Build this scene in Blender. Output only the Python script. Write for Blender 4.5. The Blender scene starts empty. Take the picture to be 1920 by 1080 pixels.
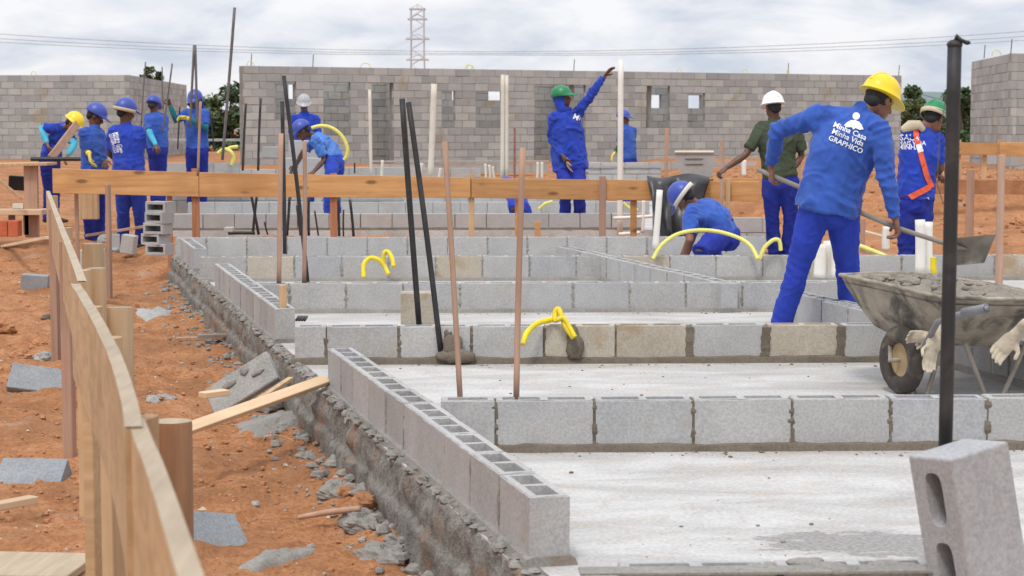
import bpy, bmesh, math, random
import numpy as np
from mathutils import Vector, Matrix, noise
from mathutils.bvhtree import BVHTree
random.seed(7)
PI = math.pi
sc = bpy.context.scene
col = sc.collection

# ------------------------------------------------------------------ camera
CAMZ, F = 1.31, 3600.0
TH = math.atan(301.0 / F)
cam_data = bpy.data.cameras.new("camera")
cam = bpy.data.objects.new("camera", cam_data)
col.objects.link(cam)
cam.location = (0, 0, CAMZ)
cam.rotation_euler = (PI / 2 - TH, 0, 0)
cam_data.sensor_width = 36.0
cam_data.lens = 36.0 * F / 1920.0
cam_data.clip_start = 0.05
cam_data.clip_end = 9000
cam_data.dof.use_dof = True
cam_data.dof.focus_distance = 10.5
cam_data.dof.aperture_fstop = 9.0
sc.camera = cam

# ------------------------------------------------------------------ world
SUN_EL, SUN_AZ = math.radians(58), math.radians(200)   # azimuth: direction the sun stands in, from +Y clockwise
world = bpy.data.worlds.new("World")
sc.world = world
world.use_nodes = True
nt = world.node_tree
for n in list(nt.nodes):
    nt.nodes.remove(n)
def wn(t, **k):
    n = nt.nodes.new(t)
    for a, b in k.items():
        setattr(n, a, b)
    return n
out = wn('ShaderNodeOutputWorld'); bg = wn('ShaderNodeBackground'); bg.inputs['Strength'].default_value = 0.1
sky = wn('ShaderNodeTexSky'); sky.sky_type = 'NISHITA'; sky.sun_disc = False
sky.sun_elevation = SUN_EL; sky.sun_rotation = SUN_AZ
sky.air_density = 1.0; sky.dust_density = 2.0
tc = wn('ShaderNodeTexCoord'); sep = wn('ShaderNodeSeparateXYZ')
nt.links.new(tc.outputs['Generated'], sep.inputs[0])
# cloud deck: direction projected on a flat layer far overhead
zz = wn('ShaderNodeMath', operation='MAXIMUM'); zz.inputs[1].default_value = 0.0
nt.links.new(sep.outputs['Z'], zz.inputs[0])
za = wn('ShaderNodeMath', operation='ADD'); za.inputs[1].default_value = 0.30
nt.links.new(zz.outputs[0], za.inputs[0])
dx = wn('ShaderNodeMath', operation='DIVIDE'); dy = wn('ShaderNodeMath', operation='DIVIDE')
nt.links.new(sep.outputs['X'], dx.inputs[0]); nt.links.new(za.outputs[0], dx.inputs[1])
nt.links.new(sep.outputs['Y'], dy.inputs[0]); nt.links.new(za.outputs[0], dy.inputs[1])
cb = wn('ShaderNodeCombineXYZ')
nt.links.new(dx.outputs[0], cb.inputs[0]); nt.links.new(dy.outputs[0], cb.inputs[1])
n1 = wn('ShaderNodeTexNoise'); n1.inputs['Scale'].default_value = 5.0; n1.inputs['Detail'].default_value = 7
n1.inputs['Roughness'].default_value = 0.55; n1.inputs['Distortion'].default_value = 0.35
nt.links.new(cb.outputs[0], n1.inputs['Vector'])
r1 = wn('ShaderNodeValToRGB')
e = r1.color_ramp.elements
e[0].position = 0.33; e[0].color = (6.2, 6.8, 7.9, 1)
e[1].position = 0.60; e[1].color = (9.5, 9.5, 9.8, 1)
x = e.new(0.46); x.color = (7.9, 8.2, 8.9, 1)
nt.links.new(n1.outputs['Fac'], r1.inputs[0])
# overcast sky: zenith brighter than horizon (about 1 : 2)
lum = wn('ShaderNodeMath', operation='MULTIPLY_ADD'); lum.inputs[1].default_value = 0.75; lum.inputs[2].default_value = 1.0
nt.links.new(zz.outputs[0], lum.inputs[0])
vm = wn('ShaderNodeVectorMath', operation='SCALE')
nt.links.new(r1.outputs[0], vm.inputs[0]); nt.links.new(lum.outputs[0], vm.inputs['Scale'])
mx = wn('ShaderNodeMix'); mx.data_type = 'RGBA'
mx.inputs['Factor'].default_value = 0.93
nt.links.new(sky.outputs[0], mx.inputs['A']); nt.links.new(vm.outputs[0], mx.inputs['B'])
nt.links.new(mx.outputs['Result'], bg.inputs[0]); nt.links.new(bg.outputs[0], out.inputs[0])

sun_d = bpy.data.lights.new("sun", 'SUN'); sun_d.energy = 1.8; sun_d.angle = math.radians(12); sun_d.color = (1, .95, .88)
sun = bpy.data.objects.new("sun", sun_d); col.objects.link(sun)
sd = Vector((math.sin(SUN_AZ) * math.cos(SUN_EL), math.cos(SUN_AZ) * math.cos(SUN_EL), math.sin(SUN_EL)))
sun.rotation_euler = sd.to_track_quat('Z', 'Y').to_euler()
sc.view_settings.view_transform = 'Standard'
sc.view_settings.look = 'None'
sc.view_settings.gamma = 1
sc.view_settings.use_curve_mapping = False
sc.view_settings.exposure = 0.0

# ------------------------------------------------------------------ helpers
FWD = Vector((0, math.cos(TH), -math.sin(TH))); UPV = Vector((0, math.sin(TH), math.cos(TH)))
C0 = Vector((0, 0, CAMZ))
def ray(px, py):
    return FWD + Vector((1, 0, 0)) * ((px - 960) / F) - UPV * ((py - 540) / F)
def P(px, py, Y):
    d = ray(px, py); return C0 + d * (Y / d.y)
def G(px, py, z=0.0):
    d = ray(px, py); return C0 + d * ((z - CAMZ) / d.z)

def smooth01(a, b, x):
    t = min(1, max(0, (x - a) / (b - a))); return t * t * (3 - 2 * t)

class MB:
    def __init__(s): s.v = []; s.f = []
    def add(s, vs, fs):
        o = len(s.v); s.v += [tuple(v) for v in vs]; s.f += [tuple(i + o for i in f) for f in fs]
    def box(s, c, d, rot=None):
        """c centre, d full sizes, rot Matrix 3x3"""
        c = Vector(c); hx, hy, hz = d[0] / 2, d[1] / 2, d[2] / 2
        vs = [Vector((x, y, z)) for z in (-hz, hz) for y in (-hy, hy) for x in (-hx, hx)]
        if rot is not None: vs = [rot @ v for v in vs]
        s.add([v + c for v in vs], [(0, 2, 3, 1), (4, 5, 7, 6), (0, 1, 5, 4), (2, 6, 7, 3), (0, 4, 6, 2), (1, 3, 7, 5)])
    def loft(s, pts, rad, xax=None, n=12, dome=True, wob=0):
        """closed tube through pts; rad list of r or (a,b); xax Vector or list"""
        pts = [Vector(p) for p in pts]
        rad = [(r, r) if not isinstance(r, tuple) else r for r in rad]
        m = len(pts)
        tan = []
        for i in range(m):
            t = pts[min(i + 1, m - 1)] - pts[max(i - 1, 0)]
            tan.append(t.normalized() if t.length > 1e-9 else Vector((0, 0, 1)))
        if xax is None:
            a = Vector((1, 0, 0)) if abs(tan[0].x) < .9 else Vector((0, 1, 0))
            xs = [a] * m
            prev = a
            xs = []
            for t in tan:
                prev = (prev - t * prev.dot(t)); prev.normalize(); xs.append(prev.copy())
        else:
            xs = xax if isinstance(xax, list) else [xax] * m
            xs = [(x - t * x.dot(t)).normalized() for x, t in zip(xs, tan)]
        rings = []
        if dome:
            p, t, (a, b) = pts[0], tan[0], rad[0]; r = min(a, b)
            for q in (0.25, 0.7): 
                k = math.sin(q * PI / 2); rings.append((p - t * r * math.cos(q * PI / 2) * .9, t, xs[0], a * k, b * k))
        for p, t, x, (a, b) in zip(pts, tan, xs, rad): rings.append((p, t, x, a, b))
        if dome:
            p, t, (a, b) = pts[-1], tan[-1], rad[-1]; r = min(a, b)
            for q in (0.7, 0.25):
                k = math.sin(q * PI / 2); rings.append((p + t * r * math.cos(q * PI / 2) * .9, t, xs[-1], a * k, b * k))
        vs = []; fs = []
        for (p, t, x, a, b) in rings:
            y = t.cross(x)
            for j in range(n):
                an = 2 * PI * j / n
                w = 1 + (random.uniform(-wob, wob) if wob else 0)
                vs.append(p + x * a * w * math.cos(an) + y * b * w * math.sin(an))
        for i in range(len(rings) - 1):
            for j in range(n):
                fs.append((i * n + j, i * n + (j + 1) % n, (i + 1) * n + (j + 1) % n, (i + 1) * n + j))
        fs.append(tuple(range(n - 1, -1, -1))); L = (len(rings) - 1) * n
        fs.append(tuple(L + j for j in range(n)))
        s.add(vs, fs)
    def tube(s, a, b, r0, r1=None, n=10, dome=False):
        s.loft([a, b], [r0, r0 if r1 is None else r1], n=n, dome=dome)
    def ell(s, c, r, R=None, nu=14, nv=8):
        """ellipsoid centre c radii r, R matrix 3x3 orientation"""
        c = Vector(c); vs = []; fs = []
        for i in range(1, nv):
            th = PI * i / nv
            for j in range(nu):
                ph = 2 * PI * j / nu
                v = Vector((r[0] * math.sin(th) * math.cos(ph), r[1] * math.sin(th) * math.sin(ph), r[2] * math.cos(th)))
                vs.append(v)
        top = len(vs); vs.append(Vector((0, 0, r[2]))); vs.append(Vector((0, 0, -r[2])))
        for i in range(nv - 2):
            for j in range(nu):
                fs.append((i * nu + j, (i + 1) * nu + j, (i + 1) * nu + (j + 1) % nu, i * nu + (j + 1) % nu))
        for j in range(nu):
            fs.append((top, j, (j + 1) % nu)); L = (nv - 2) * nu
            fs.append((top + 1, L + (j + 1) % nu, L + j))
        if R is not None: vs = [R @ v for v in vs]
        s.add([v + c for v in vs], fs)
    def mesh(s, name, mat=None, smooth=False):
        me = bpy.data.meshes.new(name); me.from_pydata(s.v, [], s.f); me.update()
        if mat: me.materials.append(mat)
        if smooth: me.polygons.foreach_set('use_smooth', [True] * len(me.polygons))
        return me
    def obj(s, name, mat=None, parent=None, smooth=False, loc=None):
        if loc is None and parent is None and s.v:
            zmin = min(v[2] for v in s.v); n = len(s.v)
            loc = (sum(v[0] for v in s.v) / n, sum(v[1] for v in s.v) / n, zmin)
        if loc is not None:
            s.v = [(v[0] - loc[0], v[1] - loc[1], v[2] - loc[2]) for v in s.v]
        o = link(name, s.mesh(name, mat, smooth), parent)
        if loc is not None: o.location = loc
        return o

def link(name, me, parent=None, loc=None):
    o = bpy.data.objects.new(name, me); col.objects.link(o)
    if parent is not None:
        o.parent = parent
        o.matrix_parent_inverse = Matrix.Translation(parent.location).inverted() if parent.rotation_euler[2] == 0 else parent_inv(parent)
    if loc is not None: o.location = loc
    return o
def parent_inv(p):
    return (Matrix.Translation(p.location) @ p.rotation_euler.to_matrix().to_4x4()).inverted()

def tag(o, label=None, cat=None, group=None, kind=None):
    if label: o['label'] = label
    if cat: o['category'] = cat
    if group: o['group'] = group
    if kind: o['kind'] = kind
    return o
def thing(name, label, cat, loc=(0, 0, 0), group=None):
    o = bpy.data.objects.new(name, None); col.objects.link(o); o.location = loc
    o.empty_display_size = .1
    return tag(o, label, cat, group)

def bevel_mesh(me, w, seg=1):
    bm = bmesh.new(); bm.from_mesh(me)
    bmesh.ops.bevel(bm, geom=list(bm.edges), offset=w, segments=seg, profile=.5, affect='EDGES', clamp_overlap=True)
    bm.to_mesh(me); bm.free()

# ------------------------------------------------------------------ materials
def mat(name):
    m = bpy.data.materials.new(name); m.use_nodes = True
    return m, m.node_tree, m.node_tree.nodes['Principled BSDF']
def ramp(nt, src, stops):
    r = nt.nodes.new('ShaderNodeValToRGB'); e = r.color_ramp.elements
    while len(e) < len(stops): e.new(0.5)
    for q, (p, c) in zip(e, stops):
        q.position = p; q.color = (c[0], c[1], c[2], 1)
    nt.links.new(src, r.inputs[0]); return r.outputs[0]
def nz(nt, vec, scale, detail=4, rough=.55, dist=0.0):
    n = nt.nodes.new('ShaderNodeTexNoise'); n.inputs['Scale'].default_value = scale
    n.inputs['Detail'].default_value = detail; n.inputs['Roughness'].default_value = rough; n.inputs['Distortion'].default_value = dist
    if vec: nt.links.new(vec, n.inputs['Vector'])
    return n.outputs['Fac']
def mapping(nt, src, scale=(1, 1, 1), rot=(0, 0, 0), loc=(0, 0, 0)):
    m = nt.nodes.new('ShaderNodeMapping'); m.inputs['Scale'].default_value = scale; m.inputs['Rotation'].default_value = rot
    m.inputs['Location'].default_value = loc
    nt.links.new(src, m.inputs['Vector']); return m.outputs[0]
def mix(nt, f, a, b, blend='MIX'):
    m = nt.nodes.new('ShaderNodeMix'); m.data_type = 'RGBA'; m.blend_type = blend
    if isinstance(f, (int, float)): m.inputs['Factor'].default_value = f
    else: nt.links.new(f, m.inputs['Factor'])
    for k, v in (('A', a), ('B', b)):
        if isinstance(v, tuple): m.inputs[k].default_value = (v[0], v[1], v[2], 1)
        else: nt.links.new(v, m.inputs[k])
    return m.outputs['Result']
def mathn(nt, op, a, b=None, c=None):
    m = nt.nodes.new('ShaderNodeMath'); m.operation = op
    for i, v in enumerate((a, b, c)):
        if v is None: continue
        if isinstance(v, (int, float)): m.inputs[i].default_value = v
        else: nt.links.new(v, m.inputs[i])
    return m.outputs[0]
def bump(nt, bsdf, h, strength=.4, dist=.01):
    b = nt.nodes.new('ShaderNodeBump'); b.inputs['Strength'].default_value = strength; b.inputs['Distance'].default_value = dist
    nt.links.new(h, b.inputs['Height']); nt.links.new(b.outputs[0], bsdf.inputs['Normal'])
def coords(nt, obj=False, rnd=True):
    """object (or world position) coordinates, shifted per object so that copies differ"""
    if obj:
        t = nt.nodes.new('ShaderNodeTexCoord'); v = t.outputs['Object']
    else:
        t = nt.nodes.new('ShaderNodeNewGeometry'); v = t.outputs['Position']
    return v
def rand(nt):
    return nt.nodes.new('ShaderNodeObjectInfo').outputs['Random']
def pos_rand(nt):
    o = nt.nodes.new('ShaderNodeObjectInfo')
    t = nt.nodes.new('ShaderNodeTexCoord')
    v = nt.nodes.new('ShaderNodeVectorMath'); v.operation = 'MULTIPLY_ADD'
    cbn = nt.nodes.new('ShaderNodeCombineXYZ')
    for i in range(3): nt.links.new(o.outputs['Random'], cbn.inputs[i])
    v.inputs[1].default_value = (37, 51, 73)
    nt.links.new(cbn.outputs[0], v.inputs[0]); nt.links.new(t.outputs['Object'], v.inputs[2])
    return v.outputs[0], o.outputs['Random']

def concrete(name, lo, hi, stain=(.30, .24, .17), stain_amt=.35, tint=True, grain=1.0, bstr=.5, stainpos=.6):
    m, nt, b = mat(name)
    v, rn = pos_rand(nt)
    big = nz(nt, v, 5, 5, .6); fine = nz(nt, v, 90, 3, .7); mid = nz(nt, v, 22, 4, .6)
    c = ramp(nt, big, [(.3, lo), (.7, hi)])
    c = mix(nt, .2 * grain, c, ramp(nt, fine, [(.38, tuple(x * .45 for x in lo)), (.62, tuple(min(1, x * 1.5) for x in hi))]), 'MIX')
    st = ramp(nt, nz(nt, v, 3.2, 4, .6, .6), [(stainpos, (0, 0, 0)), (stainpos + .12, (1, 1, 1))])
    sf = mathn(nt, 'MULTIPLY', st, stain_amt)
    c = mix(nt, sf, c, stain)
    if tint:
        t = ramp(nt, rn, [(0, (.86, .85, .84)), (.25, (1.0, .985, .96)), (.5, (.93, .94, .96)), (.75, (1.05, 1.03, 1.0)), (1, (.9, .905, .93))])
        c = mix(nt, 1.0, c, t, 'MULTIPLY')
    nt.links.new(c, b.inputs['Base Color'])
    b.inputs['Roughness'].default_value = .92
    h = mathn(nt, 'ADD', mathn(nt, 'MULTIPLY', fine, .6), mid)
    bump(nt, b, h, bstr, .004)
    return m

M = {}
M['block'] = concrete('concrete_block', (.345, .345, .35), (.43, .43, .425), (.36, .31, .24), .5)
M['block_buff'] = concrete('concrete_block_buff', (.37, .33, .27), (.47, .43, .36), (.33, .22, .12), .7, stainpos=.52)
def far_concrete():
    m, nt, b = mat('concrete_block_weathered'); v = coords(nt); rn = rand(nt)
    isl = nt.nodes.new('ShaderNodeNewGeometry').outputs['Random Per Island']
    r = mathn(nt, 'FRACT', mathn(nt, 'ADD', isl, mathn(nt, 'MULTIPLY', rn, 7.3)))
    c = ramp(nt, r, [(0, (.285, .295, .295)), (.3, (.34, .35, .345)), (.55, (.375, .38, .37)), (.8, (.43, .43, .41)), (1, (.345, .355, .365))])
    c = mix(nt, mathn(nt, 'MULTIPLY', ramp(nt, nz(nt, v, 2.2, 5, .65), [(.4, (0, 0, 0)), (.75, (1, 1, 1))]), .35), c, (.19, .19, .18))
    c = mix(nt, mathn(nt, 'MULTIPLY', ramp(nt, nz(nt, mapping(nt, v, (.8, .8, 1)), 1.1, 4, .6, .4), [(.60, (0, 0, 0)), (.68, (1, 1, 1))]), .55), c, (.30, .23, .12))
    nt.links.new(c, b.inputs['Base Color']); b.inputs['Roughness'].default_value = .95
    bump(nt, b, nz(nt, v, 25, 3, .6), .4, .01)
    return m
M['block_far'] = None
M['mortar'] = concrete('wet_mortar', (.105, .085, .065), (.18, .15, .115), (.08, .065, .05), .6, tint=False, bstr=1.0)
M['mortar_grey'] = concrete('dry_mortar', (.19, .18, .165), (.30, .285, .26), (.22, .15, .10), .6, tint=False, bstr=1.0)
M['mortar_far'] = concrete('old_mortar', (.20, .195, .18), (.30, .29, .27), (.25, .2, .15), .4, tint=False)
M['foundation'] = concrete('rough_foundation', (.13, .12, .105), (.30, .285, .26), (.34, .19, .11), .6, tint=False, bstr=1.0, stainpos=.55)
def found_mat():
    m, nt, b = mat('formed_foundation_concrete'); v = coords(nt)
    drip = nz(nt, mapping(nt, v, (9, 9, 1.6)), 1.0, 6, .7, .8); mid = nz(nt, v, 14, 6, .75, .4); fine = nz(nt, v, 70, 4, .7)
    c = ramp(nt, drip, [(.32, (.085, .078, .066)), (.5, (.20, .19, .17)), (.66, (.34, .325, .30))])
    c = mix(nt, .5, c, ramp(nt, mid, [(.36, (.07, .062, .052)), (.5, (.20, .19, .165)), (.64, (.38, .36, .33))]))
    c = mix(nt, .25, c, ramp(nt, fine, [(.36, (.05, .05, .045)), (.62, (.45, .43, .40))]))
    c = mix(nt, mathn(nt, 'MULTIPLY', ramp(nt, nz(nt, v, 3.1, 5, .65, .5), [(.54, (0, 0, 0)), (.66, (1, 1, 1))]), .6), c, (.33, .17, .085))
    nt.links.new(c, b.inputs['Base Color']); b.inputs['Roughness'].default_value = .95
    bump(nt, b, mathn(nt, 'ADD', mid, mathn(nt, 'MULTIPLY', fine, .5)), 1.0, .02)
    return m
M['foundation'] = found_mat()
M['rubble'] = concrete('mortar_rubble', (.24, .245, .24), (.42, .42, .40), (.40, .2, .1), .8, bstr=.9)

M['block_far'] = far_concrete()
# slab
m, nt_, b = mat('pale_slab'); v = coords(nt_)
vs_ = mapping(nt_, v, (1.0, 2.6, 1))
a1 = nz(nt_, vs_, 1.3, 6, .62, .5); a2 = nz(nt_, v, 5, 5, .65, .4); a3 = nz(nt_, v, 60, 3, .6)
c = ramp(nt_, a1, [(.30, (.30, .285, .265)), (.47, (.41, .40, .385)), (.60, (.50, .495, .485))])
c = mix(nt_, ramp(nt_, a2, [(.48, (0, 0, 0)), (.72, (.65, .65, .65))]), c, (.36, .325, .275))
c = mix(nt_, mathn(nt_, 'MULTIPLY', ramp(nt_, nz(nt_, vs_, 2.4, 6, .7, 1.2), [(.54, (0, 0, 0)), (.68, (1, 1, 1))]), .45), c, (.46, .34, .22))
sp = nt_.nodes.new('ShaderNodeSeparateXYZ'); nt_.links.new(v, sp.inputs[0])
def blob(cx, cy, rx, ry):
    ex = mathn(nt_, 'DIVIDE', mathn(nt_, 'SUBTRACT', sp.outputs[0], cx), rx); ey = mathn(nt_, 'DIVIDE', mathn(nt_, 'SUBTRACT', sp.outputs[1], cy), ry)
    d = mathn(nt_, 'ADD', mathn(nt_, 'MULTIPLY', ex, ex), mathn(nt_, 'MULTIPLY', ey, ey))
    d = mathn(nt_, 'ADD', d, mathn(nt_, 'MULTIPLY', nz(nt_, v, 3.5, 6, .65), 2.2))
    return ramp(nt_, d, [(.0, (1, 1, 1)), (.5, (1, 1, 1)), (.53, (0, 0, 0)), (1, (0, 0, 0))])
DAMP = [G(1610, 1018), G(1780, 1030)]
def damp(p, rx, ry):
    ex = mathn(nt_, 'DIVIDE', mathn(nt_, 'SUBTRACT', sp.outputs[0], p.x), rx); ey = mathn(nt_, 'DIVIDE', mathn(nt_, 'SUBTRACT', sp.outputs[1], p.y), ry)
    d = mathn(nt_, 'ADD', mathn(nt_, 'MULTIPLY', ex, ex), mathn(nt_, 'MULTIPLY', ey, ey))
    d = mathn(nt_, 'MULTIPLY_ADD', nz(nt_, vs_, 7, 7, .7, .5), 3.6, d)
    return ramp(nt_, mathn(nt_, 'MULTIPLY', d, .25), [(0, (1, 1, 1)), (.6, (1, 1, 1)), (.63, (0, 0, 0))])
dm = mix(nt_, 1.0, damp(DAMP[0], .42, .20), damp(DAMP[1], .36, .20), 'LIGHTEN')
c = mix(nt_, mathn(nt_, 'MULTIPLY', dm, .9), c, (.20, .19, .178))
c = mix(nt_, .12, c, ramp(nt_, a3, [(.4, (.2, .2, .2)), (.6, (1, 1, 1))]))
nt_.links.new(c, b.inputs['Base Color']); b.inputs['Roughness'].default_value = .8
bump(nt_, b, mathn(nt_, 'ADD', a3, mathn(nt_, 'MULTIPLY', a2, 3)), .25, .006)
M['slab'] = m

# soil
m, nt_, b = mat('orange_soil'); v = coords(nt_)
a1 = nz(nt_, v, .9, 6, .6, .3); a2 = nz(nt_, v, 7, 6, .7); a3 = nz(nt_, v, 45, 4, .7)
c = ramp(nt_, a1, [(.3, (.27, .105, .045)), (.5, (.41, .185, .082)), (.7, (.53, .30, .165))])
c = mix(nt_, .5, c, ramp(nt_, a2, [(.33, (.17, .065, .03)), (.5, (.40, .18, .08)), (.68, (.60, .37, .22))]))
c = mix(nt_, .4, c, ramp(nt_, a3, [(.36, (.16, .06, .025)), (.6, (.54, .27, .135))]))
c = mix(nt_, mathn(nt_, 'MULTIPLY', ramp(nt_, nz(nt_, v, 1.4, 6, .65, .8), [(.48, (0, 0, 0)), (.6, (1, 1, 1))]), .5), c, (.23, .115, .06))
c = mix(nt_, ramp(nt_, nz(nt_, v, 2.3, 5, .6, .4), [(.62, (0, 0, 0)), (.72, (.6, .6, .6))]), c, (.38, .30, .24))
nt_.links.new(c, b.inputs['Base Color']); b.inputs['Roughness'].default_value = 1.0; b.inputs['Specular IOR Level'].default_value = .1
bump(nt_, b, mathn(nt_, 'ADD', a2, mathn(nt_, 'MULTIPLY', a3, .5)), .9, .03)
M['soil'] = m
M['block_wet'] = concrete('bluish_damp_block', (.20, .22, .24), (.30, .32, .335), (.28, .2, .13), .5)
M['clod'] = concrete('soil_clod', (.29, .125, .055), (.50, .25, .125), (.55, .33, .2), .5, bstr=1.0)

def wood(name, lo, hi, dark=(.16, .07, .03), axis=0, knots=True, rough=.75, gscale=1.0):
    m, nt, b = mat(name); v, rn = pos_rand(nt)
    s = [18, 18, 18]; s[axis] = 1.2
    g = nz(nt, mapping(nt, v, tuple(x * gscale for x in s)), 1.0, 6, .65, .6)
    w2 = nz(nt, v, 2.0, 4, .6)
    c = ramp(nt, g, [(.3, lo), (.7, hi)])
    c = mix(nt, mathn(nt, 'MULTIPLY', ramp(nt, w2, [(.45, (0, 0, 0)), (.7, (1, 1, 1))]), .4), c, tuple(x * .7 for x in lo))
    if knots:
        s2 = [14, 14, 14]; s2[axis] = 5
        k = nt.nodes.new('ShaderNodeTexVoronoi'); k.inputs['Scale'].default_value = .42
        nt.links.new(mapping(nt, v, tuple(s2)), k.inputs['Vector'])
        c = mix(nt, ramp(nt, k.outputs['Distance'], [(0.08, (.85, .85, .85)), (.17, (0, 0, 0))]), c, dark)
    t = ramp(nt, rn, [(0, (.85, .84, .82)), (.5, (1, 1, 1)), (1, (1.1, 1.07, 1.02))])
    c = mix(nt, 1.0, c, t, 'MULTIPLY')
    nt.links.new(c, b.inputs['Base Color']); b.inputs['Roughness'].default_value = rough
    bump(nt, b, g, .35, .003)
    return m
M['board'] = wood('orange_pine_board', (.43, .205, .075), (.62, .35, .145))
M['board_y'] = wood('pale_formwork_board', (.38, .235, .115), (.58, .40, .235), axis=1, knots=False)
M['board_top'] = wood('sawn_board_edge', (.36, .285, .20), (.50, .41, .30), axis=1, knots=False, gscale=2)
M['stake'] = wood('raw_timber_stake', (.40, .25, .13), (.60, .42, .25), axis=2, knots=False)
M['stake_red'] = wood('reddish_timber', (.30, .115, .055), (.46, .20, .10), axis=2, knots=False)
M['stake_pink'] = wood('dusty_pink_timber', (.33, .20, .14), (.48, .31, .23), axis=2, knots=False)
M['post'] = wood('round_pine_post', (.20, .095, .045), (.34, .18, .09), axis=2, knots=False)
M['post_pale'] = wood('round_pale_post', (.34, .22, .12), (.50, .36, .22), axis=2, knots=False)
M['plank'] = wood('fresh_cut_plank', (.58, .40, .24), (.74, .56, .38), knots=False)

def simple(name, c, rough=.6, var=.12, scale=8, metal=0.0, bstr=.15, spec=.5, dirt=None, dirt_amt=.5, sheen=0):
    m, nt, b = mat(name); v, rn = pos_rand(nt)
    n = nz(nt, v, scale, 5, .6)
    cc = ramp(nt, n, [(.3, tuple(x * (1 - var) for x in c)), (.7, tuple(min(1, x * (1 + var)) for x in c))])
    if dirt:
        d = ramp(nt, nz(nt, v, scale * .7, 6, .65, .5), [(.5, (0, 0, 0)), (.66, (1, 1, 1))])
        cc = mix(nt, mathn(nt, 'MULTIPLY', d, dirt_amt), cc, dirt)
    nt.links.new(cc, b.inputs['Base Color']); b.inputs['Roughness'].default_value = rough; b.inputs['Metallic'].default_value = metal
    b.inputs['Specular IOR Level'].default_value = spec
    if sheen: b.inputs['Sheen Weight'].default_value = sheen
    bump(nt, b, nz(nt, v, scale * 8, 3, .6), bstr, .002)
    return m
M['blue'] = simple('blue_cotton', (.036, .094, .39), .9, .22, 6, dirt=(.07, .15, .46), dirt_amt=.5, spec=.2, bstr=.3, sheen=.15)
M['blue2'] = simple('royal_blue_cotton', (.022, .055, .40), .9, .22, 7, dirt=(.05, .09, .36), dirt_amt=.4, spec=.2, bstr=.3, sheen=.1)
M['navy'] = simple('navy_trousers', (.022, .036, .29), .9, .22, 7, dirt=(.06, .08, .26), dirt_amt=.35, spec=.2, bstr=.3)
M['royal'] = simple('bright_royal_trousers', (.028, .055, .40), .9, .2, 6, dirt=(.05, .085, .40), dirt_amt=.4, spec=.2, bstr=.3)
M['sky'] = simple('faded_blue_cotton', (.07, .18, .54), .9, .2, 7, dirt=(.18, .30, .58), dirt_amt=.5, spec=.2, bstr=.3)
M['teal'] = simple('teal_knit', (.02, .16, .20), .9, .2, 9, spec=.2)
M['cyan'] = simple('light_cyan_cloth', (.08, .42, .58), .9, .2, 9, spec=.2)
M['olive'] = simple('olive_green_cotton', (.055, .07, .045), .95, .2, 8, spec=.2, dirt=(.1, .11, .08), dirt_amt=.4)
M['dkgreen'] = simple('dark_green_knit', (.01, .07, .04), .9, .2, 8, spec=.2)
M['skin'] = simple('brown_skin', (.22, .10, .06), .45, .12, 12, spec=.4, bstr=.1)
M['skin_dk'] = simple('dark_brown_skin', (.115, .055, .036), .42, .12, 12, spec=.4, bstr=.1)
M['hair'] = simple('black_hair', (.012, .011, .012), .7, .3, 40, bstr=.6)
M['h_yellow'] = simple('yellow_helmet_plastic', (.80, .58, .01), .35, .06, 6, dirt=(.55, .42, .10), dirt_amt=.4, bstr=.03)
M['h_green'] = simple('green_helmet_plastic', (.01, .20, .075), .4, .1, 6, bstr=.03)
M['h_white'] = simple('white_helmet_plastic', (.80, .80, .80), .35, .04, 6, dirt=(.6, .58, .52), dirt_amt=.3, bstr=.03)
M['h_blue'] = simple('blue_helmet_plastic', (.04, .07, .36), .4, .12, 6, bstr=.03)
M['h_grey'] = simple('grey_helmet_plastic', (.38, .39, .41), .4, .08, 6, bstr=.03)
M['beige'] = simple('beige_cloth', (.52, .44, .32), .9, .1, 10)
M['glove'] = simple('cream_cotton_glove', (.50, .43, .33), .95, .18, 14, dirt=(.32, .27, .20), dirt_amt=.5, bstr=.6)
M['glove_y'] = simple('yellow_work_glove', (.68, .56, .12), .9, .12, 12)
M['glove_p'] = simple('pinkish_work_glove', (.48, .30, .24), .9, .15, 12)
M['boot'] = simple('black_boot', (.02, .02, .024), .6, .2, 10, dirt=(.2, .12, .07), dirt_amt=.5)
M['white_print'] = simple('white_print', (.78, .80, .84), .85, .05, 20)
M['eye'] = simple('eye_white', (.5, .48, .44), .4, .02, 5)
M['orange_web'] = simple('orange_webbing', (.75, .11, .045), .8, .1, 15)
M['pvc'] = simple('white_pvc', (.74, .72, .67), .45, .05, 6, dirt=(.6, .5, .38), dirt_amt=.35, bstr=.03)
M['pvc_old'] = simple('cream_pvc', (.62, .58, .49), .5, .06, 6, dirt=(.5, .4, .3), dirt_amt=.35, bstr=.03)
M['yellow'] = simple('yellow_conduit', (.76, .60, .01), .6, .12, 14, dirt=(.42, .33, .12), dirt_amt=.5, bstr=.05)
M['yellow_pale'] = simple('pale_yellow_hose', (.70, .66, .16), .5, .08, 9, bstr=.05)
M['black'] = simple('black_plastic_pipe', (.018, .018, .02), .6, .2, 8, dirt=(.09, .075, .06), dirt_amt=.35)
M['rust'] = simple('rusty_steel', (.24, .115, .075), .8, .25, 20, dirt=(.35, .2, .14), dirt_amt=.5, bstr=.5)
M['greyrod'] = simple('grey_metal_rod', (.14, .13, .125), .6, .2, 10, metal=.3)
M['tarp'] = simple('black_tarp', (.03, .03, .034), .38, .3, 5, dirt=(.12, .11, .10), dirt_amt=.4)
M['tyre'] = simple('worn_tyre', (.05, .042, .036), .85, .25, 12, dirt=(.22, .18, .14), dirt_amt=.6, bstr=.4)
M['barrow'] = simple('cement_crusted_steel', (.33, .29, .235), .95, .35, 9, dirt=(.05, .05, .052), dirt_amt=.85, bstr=1.0)
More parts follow.
